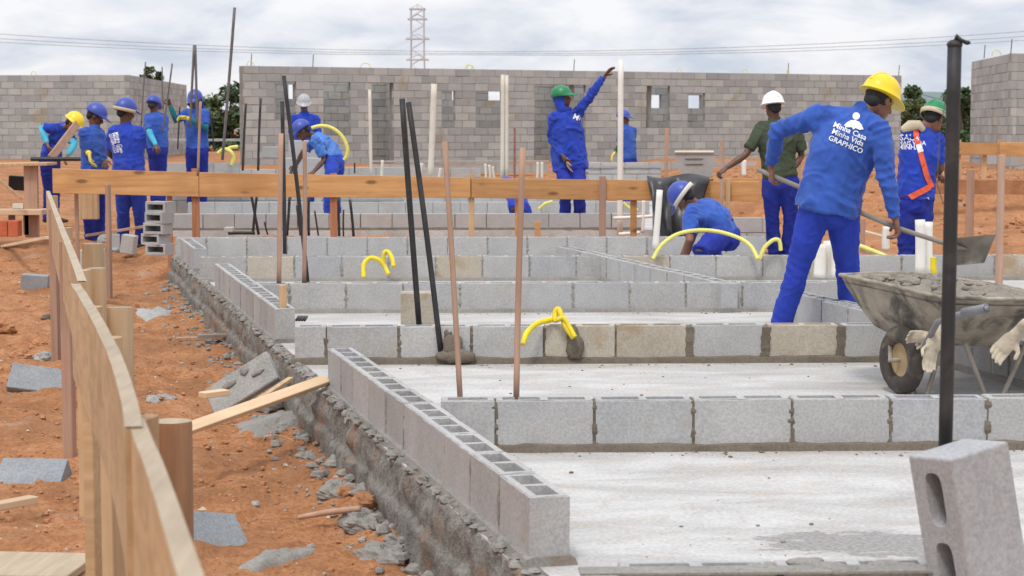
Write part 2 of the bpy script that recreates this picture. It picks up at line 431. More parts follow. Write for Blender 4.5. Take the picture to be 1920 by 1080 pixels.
M['barrow_leg'] = simple('muddy_steel_tube', (.28, .25, .21), .8, .2, 9, dirt=(.12, .11, .10), dirt_amt=.6, bstr=.5)
M['rim'] = simple('dusty_tan_rim', (.36, .25, .13), .8, .2, 9, dirt=(.3, .27, .22), dirt_amt=.7, bstr=.5)
M['grip'] = simple('grey_tube_handle', (.22, .225, .24), .55, .12, 9, metal=.3)
M['mix'] = concrete('fresh_mortar', (.14, .12, .095), (.29, .26, .215), (.13, .11, .09), .6, tint=False, bstr=1.0)
M['shovel'] = simple('shovel_blade_steel', (.20, .18, .15), .6, .2, 9, metal=.25, dirt=(.32, .28, .22), dirt_amt=.7, bstr=.4)
M['shaft'] = simple('grey_worn_shaft', (.24, .21, .18), .7, .2, 12)
M['brick'] = concrete('red_clay_brick', (.42, .095, .04), (.55, .15, .07), (.3, .1, .05), .5)
M['dark'] = simple('black_rubber', (.02, .02, .022), .6, .3, 9)
M['pylon'] = simple('hazed_galvanised_pylon_steel', (.50, .50, .53), .7, .05, 3)  # pale steel tone includes the haze of distance
M['wire'] = simple('overhead_wire', (.22, .23, .25), .7, .05, 3)
def leafmat(name, lo, hi):
    m, nt, b = mat(name); v = coords(nt)
    c = ramp(nt, nz(nt, v, .9, 4, .7), [(.35, lo), (.65, hi)])
    nt.links.new(c, b.inputs['Base Color']); b.inputs['Roughness'].default_value = .7
    return m
M['leaf'] = leafmat('green_leaves', (.022, .05, .018), (.08, .13, .045))
M['leaf2'] = leafmat('olive_leaves', (.045, .07, .02), (.13, .16, .05))
M['bark'] = simple('tree_bark', (.09, .065, .045), .9, .2, 10)
M['hill'] = leafmat('hazed_wooded_hillside', (.10, .15, .15), (.15, .20, .19))  # bluish distance haze is put into the hill colour

# ------------------------------------------------------------------ lines of the first house
BW, BL, BH, PITCH = .125, .39, .19, .40
A0 = G(992.7, 932, .21)
U = Vector((-.25, 1, 0)).normalized(); UR = Vector((U.y, -U.x, 0))       # side wall direction and its right-hand normal
R_ = Vector((1, .035, 0)).normalized(); RN = Vector((-R_.y, R_.x, 0))    # cross wall direction and its far normal
def Lx(Y): return A0.x - .25 * (Y - A0.y)

def hgt(x, y):
    if y < 19.8: base = -.27
    else: base = -.27 + .19 * smooth01(19.8, 22, y)
    if x > 2.6: base = -.30 + .0 * y
    l = Lx(y)
    if x < l:      # sloping up a little away from the foundation trench
        base += .05 * smooth01(.2, 1.2, l - x) - .03 + .07 * math.exp(-((l - x) / .25) ** 2) * (.6 + noise.noise(Vector((y * 1.7, 3, 0))))
    base += .42 * smooth01(34, 50, y) if x < 2 else 0
    if x >= 2:
        k = smooth01(2, 4.5, x)
        b2 = .25 * smooth01(21, 28.5, y) + .38 * smooth01(29.3, 30.3, y) + .10 * smooth01(34, 50, y)
        base += (1 - k) * .42 * smooth01(34, 50, y) + k * b2
    return base
def inside1(x, y):
    if y < 4.4 or y > 19.5: return False
    if x < Lx(y) + .0: return False
    return x < 7 if y < 16.5 else x < 2.95
def ground_z(x, y):
    z = hgt(x, y)
    p = Vector((x, y, 0))
    amp = 1.0 if y < 40 else .6
    n = noise.fractal(p * .9, 1.0, 2.0, 4) * .055 + noise.fractal(p * 4.5 + Vector((9, 3, 1)), .8, 2.1, 4) * .032
    if y < 24: n += abs(noise.noise(p * 13)) * .014 + .022 * max(0, noise.fractal(p * 7 + Vector((3, 8, 1)), .8, 2.2, 3))
    z += n * amp
    if y > 70: z += smooth01(70, 400, y) * -1.0
    if inside1(x, y): z = min(z, -.45)
    if 24.4 < y < 34.5 and -4.6 < x < 2.9: z = min(z, -.12)
    return z
def axis(segs):
    r = []
    for a, b, s in segs:
        n = max(1, int(round((b - a) / s))); r += [a + (b - a) * i / n for i in range(n)]
    r.append(segs[-1][1]); return r
gx = axis([(-3000, -400, 400), (-400, -60, 40), (-60, -12, 3), (-12, -6, .3), (-6, 1.4, .035), (1.4, 6, .25), (6, 14, .4), (14, 60, 4), (60, 400, 40), (400, 3000, 400)])
gy = axis([(-400, -20, 60), (-20, 1, 2), (1, 5, .12), (5, 13, .045), (13, 20, .07), (20, 36, .18), (36, 62, .6), (62, 120, 4), (120, 400, 30), (400, 4200, 300)])
vs = [(x, y, ground_z(x, y)) for y in gy for x in gx]
nx = len(gx)
fs = [(j * nx + i, j * nx + i + 1, (j + 1) * nx + i + 1, (j + 1) * nx + i) for j in range(len(gy) - 1) for i in range(nx - 1)]
me = bpy.data.meshes.new('ground'); me.from_pydata(vs, [], fs); me.materials.append(M['soil'])
me.polygons.foreach_set('use_smooth', [True] * len(me.polygons))
tag(link('ground', me), 'orange bare earth of the building site', kind='structure')
def gz(x, y): return ground_z(x, y)

# slab of the first house
def slab(name, poly, z, th, m):
    mb = MB(); n = len(poly)
    mb.add([(p[0], p[1], z) for p in poly] + [(p[0], p[1], z - th) for p in poly],
           [tuple(range(n))] + [(i, i + n, (i + 1) % n + n, (i + 1) % n) for i in range(n)])
    return tag(mb.obj(name, m, loc=(0, 0, 0)), kind='structure')
slab('floor_slab', [(Lx(4.4) - .04, 4.4), (7, 4.4), (7, 16.5), (3.0, 16.45), (3.0, 19.55), (Lx(19.5) - .04, 19.5)], 0, .5, M['slab'])
slab('rear_floor_slab', [(-4.75, 24.45), (2.9, 24.7), (2.6, 34.3), (-5.2, 34.0)], 0, .3, M['slab'])

# rough foundation beam down the left side
def rough_face(name, y0, y1, m, step=.02):
    mb = MB(); nY = int((y1 - y0) / step); vs = []
    prof = [(-.02, .006), (.020, .006), (.036, .0), (.046, -.010), (.044, -.022), (.050, -.04), (.054, -.07), (.052, -.10), (.052, -.125), (.056, -.14), (.074, -.150), (.080, -.162), (.080, -.19), (.078, -.23), (.082, -.28), (.086, -.34), (.09, -.45), (.09, -.55)]
    for i in range(nY + 1):
        y = y0 + (y1 - y0) * i / nY
        dr = max(0, noise.fractal(Vector((y * 5, 0, 3)), .7, 2.2, 4))
        lg = .02 * noise.noise(Vector((y * 1.3, 5, 1))) 
        for j, (o, z) in enumerate(prof):
            pp = Vector((y * 7, z * 9, 0)); k = min(1, j / 3)
            o2 = o + k * (.020 * noise.fractal(pp, .7, 2.3, 5) + .016 * abs(noise.noise(pp * 3.1)) + .007 * (noise.noise(Vector((y * 28, 0, 2))) > .1) * (j > 4) + (.028 * dr if 2 <= j <= 7 else 0) + (.03 * max(0, noise.noise(Vector((y * 2.2, z * 4, 8)))) if j > 5 else 0))
            z2 = z + (lg + .007 * noise.noise(Vector((y * 17, z * 20, 1)))) * (1 if j > 4 else .2)
            vs.append((Lx(y) - o2, y, z2))
    n = len(prof)
    mb.add(vs, [(i * n + j, i * n + j + 1, (i + 1) * n + j + 1, (i + 1) * n + j) for i in range(nY) for j in range(n - 1)])
    return tag(mb.obj(name, m, loc=(0, 0, 0), smooth=True), kind='structure')
rough_face('foundation_beam', 4.3, 19.6, M['foundation'])

# ------------------------------------------------------------------ concrete blocks
def block_mesh(name, L, W, H, m, seed=0, hollow=True, rough=.0015, nseg=6):
    rnd = random.Random(seed); mb = MB(); c = .004
    def loop(ins, z):
        r = []; hx, hy = L / 2 - ins, W / 2 - ins
        for i in range(nseg): r.append((-hx + 2 * hx * i / nseg, -hy, z))
        for i in range(2): r.append((hx, -hy + 2 * hy * i / 2, z))
        for i in range(nseg): r.append((hx - 2 * hx * i / nseg, hy, z))
        for i in range(2): r.append((-hx, hy - 2 * hy * i / 2, z))
        return [(x + rnd.uniform(-rough, rough), y + rnd.uniform(-rough, rough), zz + rnd.uniform(-rough, rough) * .7) for x, y, zz in r]
    lv = [loop(c, -H / 2), loop(0, -H / 2 + c), loop(0, H / 2 - c), loop(c, H / 2 - .0005)]
    if hollow: lv.append(loop(.02, H / 2 - .003))
    n = len(lv[0]); vs = [p for l in lv for p in l]
    fs = [(i * n + j, i * n + (j + 1) % n, (i + 1) * n + (j + 1) % n, (i + 1) * n + j) for i in range(len(lv) - 1) for j in range(n)]
    fs.append(tuple(range(n - 1, -1, -1)))
    if not hollow: fs.append(tuple((len(lv) - 1) * n + j for j in range(n)))
    mb.add(vs, fs)
    if hollow:
        w = .023; hx, hy = L / 2 - c, W / 2 - c
        if L > .25: xs = [-hx, -hx + w, -w * .7, w * .7, hx - w, hx]; holes = (1, 3)
        else: xs = [-hx, -hx + w, hx - w, hx]; holes = (1,)
        ys = [-hy, -hy + w, hy - w, hy]; z = H / 2
        vv = [(x, y, z + rnd.uniform(-rough, rough) * .3) for y in ys for x in xs]; k = len(xs)
        ff = [(j * k + i, j * k + i + 1, (j + 1) * k + i + 1, (j + 1) * k + i) for j in range(3) for i in range(k - 1) if not (j == 1 and i in holes)]
        mb.add(vv, ff)
        for i in holes:
            x0, x1, y0, y1 = xs[i], xs[i + 1], ys[1], ys[2]; t = .004; zb = -H / 2 + .001
            cy = (x0 + x1) / 2
            q = [(x0, y0), (cy, y0 - .004), (x1, y0), (x1, y1), (cy, y1 + .004), (x0, y1)]
            q = [(x0, y0), (x1, y0), (x1, y1), (x0, y1)]
            top = [(a, b_, z) for a, b_ in q]; bot = [(a * 1.0 + (t if a == x0 else -t), b_ + (t if b_ == y0 else -t), zb) for a, b_ in q]
            mb.add(top + bot, [(0, 4, 5, 1), (1, 5, 6, 2), (2, 6, 7, 3), (3, 7, 4, 0), (4, 7, 6, 5)])
    return mb.mesh(name, m)
BLK = {}
def get_block(kind, L=BL, hollow=True, v=0, W=BW, H=BH):
    k = (kind, round(L, 3), hollow, v, W, H)
    if k not in BLK: BLK[k] = block_mesh('block', L, W, H, M[kind], seed=hash((round(L * 1000), v)) % 1000, hollow=hollow, rough=.002 if hollow else .001)
    return BLK[k]

def put_block(parent, c, ang, kind='block', L=BL, hollow=True, jit=.003, W=BW, H=BH, name='block', rot=None):
    o = bpy.data.objects.new(name, get_block(kind, L, hollow, random.randrange(3), W, H)); col.objects.link(o)
    o.location = Vector(c) + Vector((random.uniform(-jit, jit), random.uniform(-jit, jit), random.uniform(-jit, jit) * .5))
    o.rotation_euler = rot if rot else (0, random.uniform(-.006, .006), ang + random.uniform(-.008, .008))
    if parent is not None:
        o.parent = parent; o.matrix_parent_inverse = parent_inv(parent)
    return o

def strip_bed(mb, a, d, nrm, length, W, z0=0.0, hgt_=.024, out=.022, amp=.010):
    """irregular mortar bed under a row of blocks, running from a along d, wall width W towards nrm"""
    n = max(2, int(length / .045)); prof = 6; vs = []
    for i in range(n + 1):
        s = -.02 + (length + .04) * i / n
        base = a + d * s
        q = noise.noise(Vector((base.x * 6, base.y * 6, 2))) ; q2 = noise.noise(Vector((base.x * 15, base.y * 15, 7)))
        o1 = out + amp * q + amp * .6 * q2; h1 = hgt_ + amp * .8 * q + .004 * q2
        o2 = out - amp * q2
        pr = [(-o1, -.004), (-o1 * .55, h1 * .75), (.004, h1), (W - .004, h1), (W + o2 * .55, h1 * .75), (W + o2, -.004)]
        for (u_, z_) in pr: vs.append(base + nrm * u_ + Vector((0, 0, z0 + z_)))
    fs = [(i * prof + j, i * prof + j + 1, (i + 1) * prof + j + 1, (i + 1) * prof + j) for i in range(n) for j in range(prof - 1)]
    fs += [tuple(range(prof - 1, -1, -1)), tuple(n * prof + j for j in range(prof))]
    mb.add(vs, fs)

def row(label, a, d, nrm, lens, kinds=None, z0=0.0, gap=.012, joint='mortar', courses=1, W=BW, group='low block walls of the first house', name='block_wall', hollow=True, wide=(), bed=.034, jmat=None):
    """a: front lower left corner; nrm: direction of the wall's thickness"""
    a = Vector((a.x, a.y, z0))
    root = thing(name, label, 'wall', a, group)
    ang = math.atan2(d.y, d.x)
    if nrm.dot(Vector((-d.y, d.x, 0))) < 0: ang += 0
    mort = MB(); total = 0
    for cidx in range(courses):
        s = 0; zc = z0 + .02 + BH / 2 + cidx * .2
        ll = list(lens) if cidx % 2 == 0 else [.19] + [x for x in lens[:-1]] + [.19]
        for i, L in enumerate(ll):
            g = gap
            if i in wide: g = .034
            c = a + d * (s + L / 2) + nrm * (W / 2); c.z = zc
            k = kinds[i % len(kinds)] if kinds else 'block'
            put_block(root, c, ang, k, L, hollow and cidx == courses - 1, W=W)
            s2 = s + L
            if i < len(ll) - 1:
                jc = a + d * (s2 + g / 2) + nrm * (W / 2); jc.z = zc - .004
                rec = .005 if i not in wide else -.003
                hh = BH - random.uniform(.004, .02); ns = 9; vs_j = []; full = hollow and root.location.y < 22
                for q in range(ns + 1):
                    zz = -hh / 2 + hh * q / ns; k_ = .006 if not full else (.006 + max(0, random.gauss(.0, .004)) + (.010 if i in wide else 0) * random.random() + (.012 if q == 0 else 0))
                    r2 = rec - (random.random() * .006 if full and random.random() < .5 else 0)
                    xl, xr = -(g / 2 + .001 + k_ * random.random()), (g / 2 + .001 + k_ * random.random())
                    if k_ > .007 and r2 > -.002: r2 = -.002
                    for (xx, yy) in ((xl, r2 - W / 2), (xr, r2 - W / 2), (xr, W / 2 - r2), (xl, W / 2 - r2)):
                        vs_j.append(jc + d * xx + nrm * yy + Vector((0, 0, zz)))
                mort.add(vs_j, [(q * 4 + r, q * 4 + (r + 1) % 4, q * 4 + 4 + (r + 1) % 4, q * 4 + 4 + r) for q in range(ns) for r in range(4)] + [(3, 2, 1, 0), tuple(ns * 4 + r for r in range(4))])
            s = s2 + g
        total = max(total, s)
    strip_bed(mort, a, d, nrm, total - gap, W, z0, bed)
    for cidx in range(1, courses):
        c = a + d * (total / 2) + nrm * (W / 2); c.z = z0 + .2 * cidx + .01
        mort.box(c, (total - gap - .01, W - .012, .014), Matrix.Rotation(ang, 3, 'Z'))
    mort.obj('mortar', M[joint], root)
    return root, total

def at_row(px, py):
    return G(px, py, .21)
def lens_n(n, first=None, last=None):
    l = [BL] * n
    if first: l = [first] + l
    if last: l = l + [last]
    return l

# side wall pieces along the left edge
def side(label, pxy, n):
    p = G(pxy[0], pxy[1], .21); p.x = Lx(p.y)
    return row(label, p, U, UR, lens_n(n), joint='mortar_grey', bed=.03)
side('nearest side wall of hollow grey blocks running back from the big end block', (992.7, 932), 10)
side('middle side wall of hollow grey blocks beside the thin timber stake', (517, 579), 10)
side('farthest side wall of grey blocks, short, near the stacked blocks', (385, 466), 4)

# cross walls
def cross(label, px, py, lens, **k):
    p = G(px, py, .21)
    return row(label, p, R_, RN, lens, **k)
w1, _ = cross('low cross wall of six large grey blocks behind the front slab', 826, 752, lens_n(14, .215), joint='mortar')
w2, _ = cross('low cross wall with buff blocks and brown mortar joints under the yellow conduit', 552, 613, lens_n(10, .17),
      kinds=['block', 'block', 'block', 'block', 'block_buff', 'block_buff', 'block', 'block_buff', 'block', 'block', 'block'], wide=(5, 6, 7, 8, 9), joint='mortar', bed=.04)
w3, _ = cross('low cross wall in front of the two small yellow arches, third from the front', 474, 532, lens_n(12, .25), joint='mortar_grey')
w4, _ = cross('low cross wall the yellow double arch rises from, fourth from the front', 375, 482, lens_n(22), joint='mortar_grey',
      kinds=['block', 'block_buff', 'block', 'block'])
w5, _ = cross('farthest cross wall of the first house, just before the orange board posts', 329, 446, lens_n(14, .3), joint='mortar_grey')
# interior walls running back
def inner(label, px, py, n, z=.21, **k):
    p = G(px, py, z)
    return row(label, p, U, UR, lens_n(n), joint='mortar_grey', **k)
p3 = G(1352, 531, .21)
inner('slanting inner wall reaching back to the crouching worker', 1352, 531, 11)
inner('short inner wall with a black pipe stub between the shoveller\'s legs', 1640, 583, 4)
p5 = G(1990, 747, .0)
inner('inner wall behind the wheelbarrow legs at the right', 1965, 738, 7, z=0.0)

# front-most row, only its top shows at the bottom of the picture
p0 = G(1157, 1052, .21) - RN * BW
w0, _ = row('front cross wall whose hollow top edge shows along the bottom of the picture', p0, R_, RN, lens_n(10), joint='mortar', kinds=['block'])
mb = MB()
for (px, py, r) in ((1420, 1064, .022), (1442, 1060, .018), (1510, 1056, .03), (1525, 1052, .02), (1560, 1066, .035), (1585, 1070, .03), (1660, 1060, .03), (1700, 1062, .02), (1350, 1066, .015), (1480, 1070, .02)):
    c = G(px, py, .212)
    mb.ell(c, (r * 1.7, r, r * .45), Matrix.Rotation(random.random() * 3, 3, 'Z'), 9, 6)
o = mb.obj('mortar_dabs', M['mortar_grey'], w0, smooth=True)
mb = MB()
mb.box(G(1500, 1068, .2135) , (1.1, .075, .006), Matrix.Rotation(.035, 3, 'Z'))
mb.obj('mortar_skim', M['mortar_grey'], w0)

# mortar splashes on cross wall 2
def lump(mb, c, r, seed, rot=None, amp=.25, nu=16, nv=10):
    t = MB(); t.ell((0, 0, 0), r, None, nu, nv)
    vs = []
    for v in t.v:
        v = Vector(v); k = 1 + amp * noise.fractal(v.normalized() * 1.8 + Vector((seed, seed * .7, 1)), .7, 2.2, 4)
        v = v * k
        if rot is not None: v = rot @ v
        vs.append(v + Vector(c))
    mb.add(vs, t.f)
mb = MB()
lump(mb, P(848, 652, 10.57), (.055, .02, .075), 1); lump(mb, P(862, 668, 10.56), (.09, .03, .04), 2); lump(mb, P(836, 668, 10.57), (.06, .03, .03), 3)
lump(mb, P(840, 628, 10.62), (.03, .03, .04), 6)
mb.obj('mortar_dab', M['mortar'], w2, smooth=True)
mb = MB()
lump(mb, P(1078, 650, 10.60), (.05, .02, .075), 4); lump(mb, P(1074, 628, 10.62), (.035, .03, .05), 5)
mb.obj('mortar_dab', M['mortar'], w2, smooth=True)

# ------------------------------------------------------------------ second foundation behind the orange board
cx = Vector((1, .03, 0)).normalized(); cn = Vector((-cx.y, cx.x, 0))
def far_row(label, px0, px1, Y, z0, courses=1, group='block walls of the second foundation', kind=('block',), hollow=False, joint='mortar_far'):
    a = P(px0, 400, Y); b_ = P(px1, 400, Y); n = max(1, int(round((b_.x - a.x) / PITCH)))
    return row(label, a, cx, cn, lens_n(n), z0=z0, courses=courses, group=group, kinds=list(kind), hollow=hollow, joint=joint)
far_row('two-course far wall just above the board left of the joined white pipes', 560, 900, 38.0, .10, 2, group=None)
far_row('far brownish footing wall behind the white pipes, centre', 700, 1012, 44.0, .26, 1, group=None, kind=('block_far',))
far_row('short stub of block wall right of the pointing man, far back', 1090, 1130, 39.0, .2, 2, group=None)
far_row('distant low wall on the orange bank behind the mortar tub', 1226, 1420, 45.0, .30, 1, group=None, kind=('block_far',))
far_row('low block wall just behind the orange board posts, its foot dark with mortar', 322, 1215, 24.5, 0.0, joint='mortar')
far_row('low block wall seen under the orange board, second behind it', 352, 1220, 28.3, 0.0, 1)
far_row('far foundation wall peeping above the orange board beside the pale pipes', 440, 1150, 33.0, -.05, 2)
far_row('raised course of blocks the cap-wearing man leans over at the left', 306, 432, 30.0, .55, 1, group=None)
far_row('two courses of blocks carrying the raised course at the left', 285, 560, 30.4, -.06, 3, group=None)
far_row('pale block wall right of the bent blue-helmeted man', 606, 742, 29.0, .10, 3, group=None)
far_row('block wall the far man with a yellow glove works behind', 1104, 1226, 32.0, .32, 2, group=None)
far_row('block wall behind the white-helmeted man, half hidden by his legs', 1225, 1470, 24.5, -.25, 2, group=None)
far_row('block heap wall under the raised yellow conduit at the left', 428, 540, 32.2, .0, 3, group=None, kind=('block_far', 'block'))

# ------------------------------------------------------------------ tall unroofed buildings
def far_block(L, m='block_far'):
    return get_block(m, round(L, 3), False, 0, .14, .185)
def tall_wall(root, a, b, z0, courses, openings, maxparts, kinds=('block_far',), thick=.14, backs=True):
    """courses of blocks from a to b; openings [(s0,s1,zlo,zhi)] in metres along the wall"""
    a = Vector((a.x, a.y, 0)); b = Vector((b.x, b.y, 0)); d = (b - a); Ltot = d.length; d.normalize()
    nrm = Vector((-d.y, d.x, 0)); ang = math.atan2(d.y, d.x)
    rz = Matrix.Rotation(ang, 3, 'Z')
    cnt = 0; extra = MB(); mort = MB(); cand = []
    for c in range(courses):
        z = z0 + .1 + c * .2
        ivs = [(0, Ltot)]
        for (o0, o1, zl, zh) in openings:
            if zl < z < zh:
                nw = []
                for (p, q) in ivs:
                    if o0 > p + .05: nw.append((p, min(q, o0)))
                    if o1 < q - .05: nw.append((max(p, o1), q))
                ivs = [(p, q) for p, q in nw if q - p > .06]
        for (p, q) in ivs:
            mc = a + d * ((p + q) / 2) + nrm * (thick / 2); mc.z = z
            mort.box(mc, (q - p, thick - .012, .2), rz)
            s = p; first = True
            while s < q - .04:
                L = .39
                if first and c % 2: L = .19
                first = False
                L = min(L, q - s - .005)
                if q - s - L < .06: L = q - s - .004
                Lq = round(L / .05) * .05 if L < .36 else .39
                Lq = max(.05, min(Lq, L + .02))
                cc = a + d * (s + L / 2) + nrm * (thick / 2); cc.z = z
                cand.append((cc.copy(), Lq, L, z))
                cnt += 1; s += L + .012
    cand.sort(key=lambda q: q[0].y + (100 if q[3] < 1.05 else 0))
    for i, (cc, Lq, L, z) in enumerate(cand):
        j = nrm * random.uniform(-.007, .005)
        if i < maxparts:
            o = bpy.data.objects.new('block', far_block(Lq)); col.objects.link(o)
            o.location = cc + j; o.rotation_euler = (0, 0, ang)
            o.parent = root; o.matrix_parent_inverse = parent_inv(root)
        else:
            extra.box(cc + j, (L - .01, thick, .185), rz)
    mort.obj('mortar', M['mortar_far'], root)
    if extra.v: tag(extra.obj('blocks', M['block_far'], root), kind='stuff')
    return cnt
def hit_plane(px, py, a, b):
    """intersection of pixel ray with vertical plane through a-b -> (s along, z)"""
    d = Vector((b.x - a.x, b.y - a.y, 0)); L = d.length; d.normalize(); n = Vector((-d.y, d.x, 0))
    r = ray(px, py); t = (Vector((a.x, a.y, 0)) - Vector((0, 0, 0))).dot(n) / r.dot(n)
    p = C0 + r * t
    return (Vector((p.x, p.y, 0)) - Vector((a.x, a.y, 0))).dot(d), p.z
# big centre building
a = P(460, 300, 50); b_ = P(1688, 300, 59.4)
B1 = thing('unfinished_block_house', 'long unroofed grey block house with door and window openings across the background', 'building', (a.x, a.y, .3))
def opening(x0, x1, y0, y1, a=a, b=b_):
    s0, zt = hit_plane(x0, y0, a, b); s1, zb = hit_plane(x1, y1, a, b)
    zt = .3 + round((zt - .3) / .2) * .2; zb = .3 + round((zb - .3) / .2) * .2
    return (s0, s1, zb, zt)
ops = [opening(516, 556, 152, 230), opening(606, 658, 153, 258), opening(698, 739, 155, 310), opening(829, 854, 164, 236), opening(893, 942, 165, 237),
       opening(1002, 1098, 165, 310), opening(1212, 1256, 166, 240), opening(1290, 1322, 169, 241)]
NC = 13
random.seed(3)
tall_wall(B1, a, b_, .3, NC, ops, 300)
n1_ = Vector((-(b_ - a).y, (b_ - a).x, 0)).normalized()
dv = Vector((-.10, 1, 0)).normalized()
ar = a + dv * 3.1; br = b_ + dv * 3.1
rops = []
for (x0, x1, y0, y1) in ((541, 552, 160, 186), (848, 856, 168, 187), (916, 941, 168, 194), (1213, 1240, 172, 198), (1291, 1315, 174, 197)):
    s0, zt = hit_plane(x0, y0, ar, br); s1, zb = hit_plane(x1, y1, ar, br); rops.append((s0, s1, zb, zt))
tall_wall(B1, ar, br, .3, NC, rops, 0)
dd = (b_ - a).normalized()
for k in (0, .2, .46, .58, .86, 1):
    q0 = a + (b_ - a) * k; 
    if k == 1: q0 = q0 - dd * .0
    tall_wall(B1, q0 + dv * .18 + dd * (.0 if k == 0 else -.16 if k == 1 else 0), q0 + dv * 3.05 + dd * (.0 if k == 0 else -.16 if k == 1 else 0), .3, NC, [], 0)
def wall_bits(root, spots, long=True):
    """bent yellow conduit ends and starter rods standing out of a wall top"""
    for (kind, p) in spots:
        if kind == 'rod':
            mb = MB(); mb.tube(p, p + Vector((.02, 0, .32)), .012, n=6); mb.obj('starter_rod', M['greyrod'], root)
        else:
            mb = MB(); w = .22 * kind
            mb.loft([p, p + Vector((.02, 0, .08)), p + Vector((w * .4, 0, .13)), p + Vector((w, 0, .10)), p + Vector((w * 1.2, 0, .02))], [.011] * 5, n=6)
            mb.obj('conduit_end', M['yellow_pale'], root)
ztop = .3 + NC * .2
def topat(px):
    s_, z_ = hit_plane(px, 130, a, b_); q = a + dd * s_; return Vector((q.x, q.y + .07, ztop))
wall_bits(B1, [(1, topat(676)), (.9, topat(872)), (-.5, topat(884)), ('rod', topat(470)), ('rod', topat(1076)), ('rod', topat(586)), (.7, topat(462)), ('rod', topat(1478)), (.4, topat(1474)), (.5, topat(1270)), ('rod', topat(1686)), (-.4, topat(1400))])
# left building
la = P(-420, 300, 58.6); lb = P(236, 300, 58); lc = P(352, 300, 72)
B2 = thing('unfinished_block_house', 'dull grey block house wall behind the workers at the left edge', 'building', (lb.x, lb.y, .3))
tall_wall(B2, la, lb, .28, NC, [], 220)
tall_wall(B2, Vector((lb.x + .145, lb.y + .0, 0)), lc, .28, NC, [], 80)
q = P(58, 140, 58.3); q.z = .28 + NC * .2
wall_bits(B2, [(.6, q)])
# right building
ra = P(1818, 300, 48.5); rb = P(1892, 300, 43); rc = P(2300, 300, 44.5)
B3 = thing('unfinished_block_house', 'grey block house corner standing above the far board at the right edge', 'building', (rb.x, rb.y, .5))
tall_wall(B3, ra, rb, .35, NC, [], 120)
tall_wall(B3, Vector((rb.x + .006, rb.y - .02, 0)), rc, .35, NC, [], 100)
q1 = P(1845, 115, 46); q2 = P(1895, 110, 43.1); q1.z = q2.z = .35 + NC * .2
wall_bits(B3, [('rod', q1), ('rod', q2), (.8, q2 + Vector((-.3, .5, -.02)))])

# ------------------------------------------------------------------ hills, pylon, wires, trees
def ridge(name, px0, px1, Y, prof, depth):
    n = 60; vs = []; nd = 8
    for j in range(nd + 1):
        for i in range(n + 1):
            px = px0 + (px1 - px0) * i / n
            y = np.interp(px, [p[0] for p in prof], [p[1] for p in prof])
            p = P(px, y, Y); h = max(0, p.z)
            t = j / nd
            k = math.sin(min(1, t * 1.0) * PI / 2) if t <= 1 else 1
            pp = Vector((p.x, Y - depth * (1 - t), -4 + (h + 4) * k + 5 * noise.noise(Vector((p.x * .02, t * 3, 0))) * k))
            vs.append(pp)
    back = [Vector((v.x, v.y + depth, -4)) for v in vs[-(n + 1):]]; vs += back
    fs = [(j * (n + 1) + i, j * (n + 1) + i + 1, (j + 1) * (n + 1) + i + 1, (j + 1) * (n + 1) + i) for j in range(nd + 1) for i in range(n)]
    mb = MB(); mb.add(vs, fs)
    return tag(mb.obj(name, M['hill'], loc=(0, 0, 0), smooth=True), kind='structure')
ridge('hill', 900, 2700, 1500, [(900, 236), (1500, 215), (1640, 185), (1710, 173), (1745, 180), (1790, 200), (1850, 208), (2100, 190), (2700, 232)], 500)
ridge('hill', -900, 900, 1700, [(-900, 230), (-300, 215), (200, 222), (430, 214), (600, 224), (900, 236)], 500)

Yp = 480.0; sp_ = F / Yp
mb = MB(); W_ = 12 / sp_ * 1.0
cxp = P(783, 100, Yp).x
def legx(z): return W_ * (1.0 + .35 * max(0, (1 - (z - 1) / 18)))
zt = P(783, 17, Yp).z
zs = [-1 + (zt + 1) * i / 16 for i in range(17)]
for sx in (-1, 1):
    for sy in (-1, 1):
        for z0_, z1_ in zip(zs[:-1], zs[1:]):
            mb.tube((cxp + sx * legx(z0_), Yp + sy * legx(z0_), z0_), (cxp + sx * legx(z1_), Yp + sy * legx(z1_), z1_), .12, n=4)
for i, (z0_, z1_) in enumerate(zip(zs[:-1], zs[1:])):
    for sy in (-1, 1):
        l0, l1 = legx(z0_), legx(z1_); k = 1 if i % 2 else -1
        mb.tube((cxp - k * l0, Yp + sy * l0, z0_), (cxp + k * l1, Yp + sy * l1, z1_), .06, n=4)
        mb.tube((cxp + sy * l0, Yp - k * l0, z0_), (cxp + sy * l1, Yp + k * l1, z1_), .06, n=4)
ro = thing('lattice_pylon', 'tall hazy lattice power pylon rising behind the centre house', 'pylon', (cxp, Yp, -1))
mb.obj('lattice_mast', M['pylon'], ro)
for yy, w in ((17, 1.25), (36, 1.5), (73, 1.8), (112, 1.7)):
    z = P(783, yy, Yp).z; mb = MB()
    mb.box((cxp, Yp, z), (2 * W_ * w, 2 * W_, .35)); mb.tube((cxp - W_ * w, Yp, z), (cxp, Yp, z + 1.2), .1, n=4); mb.tube((cxp + W_ * w, Yp, z), (cxp, Yp, z + 1.2), .1, n=4)
    mb.obj('crossarm', M['pylon'], ro)
mb = MB(); mb.tube((cxp, Yp, zt), (cxp, Yp, zt + .9), .12, n=4); mb.obj('mast_tip', M['pylon'], ro)
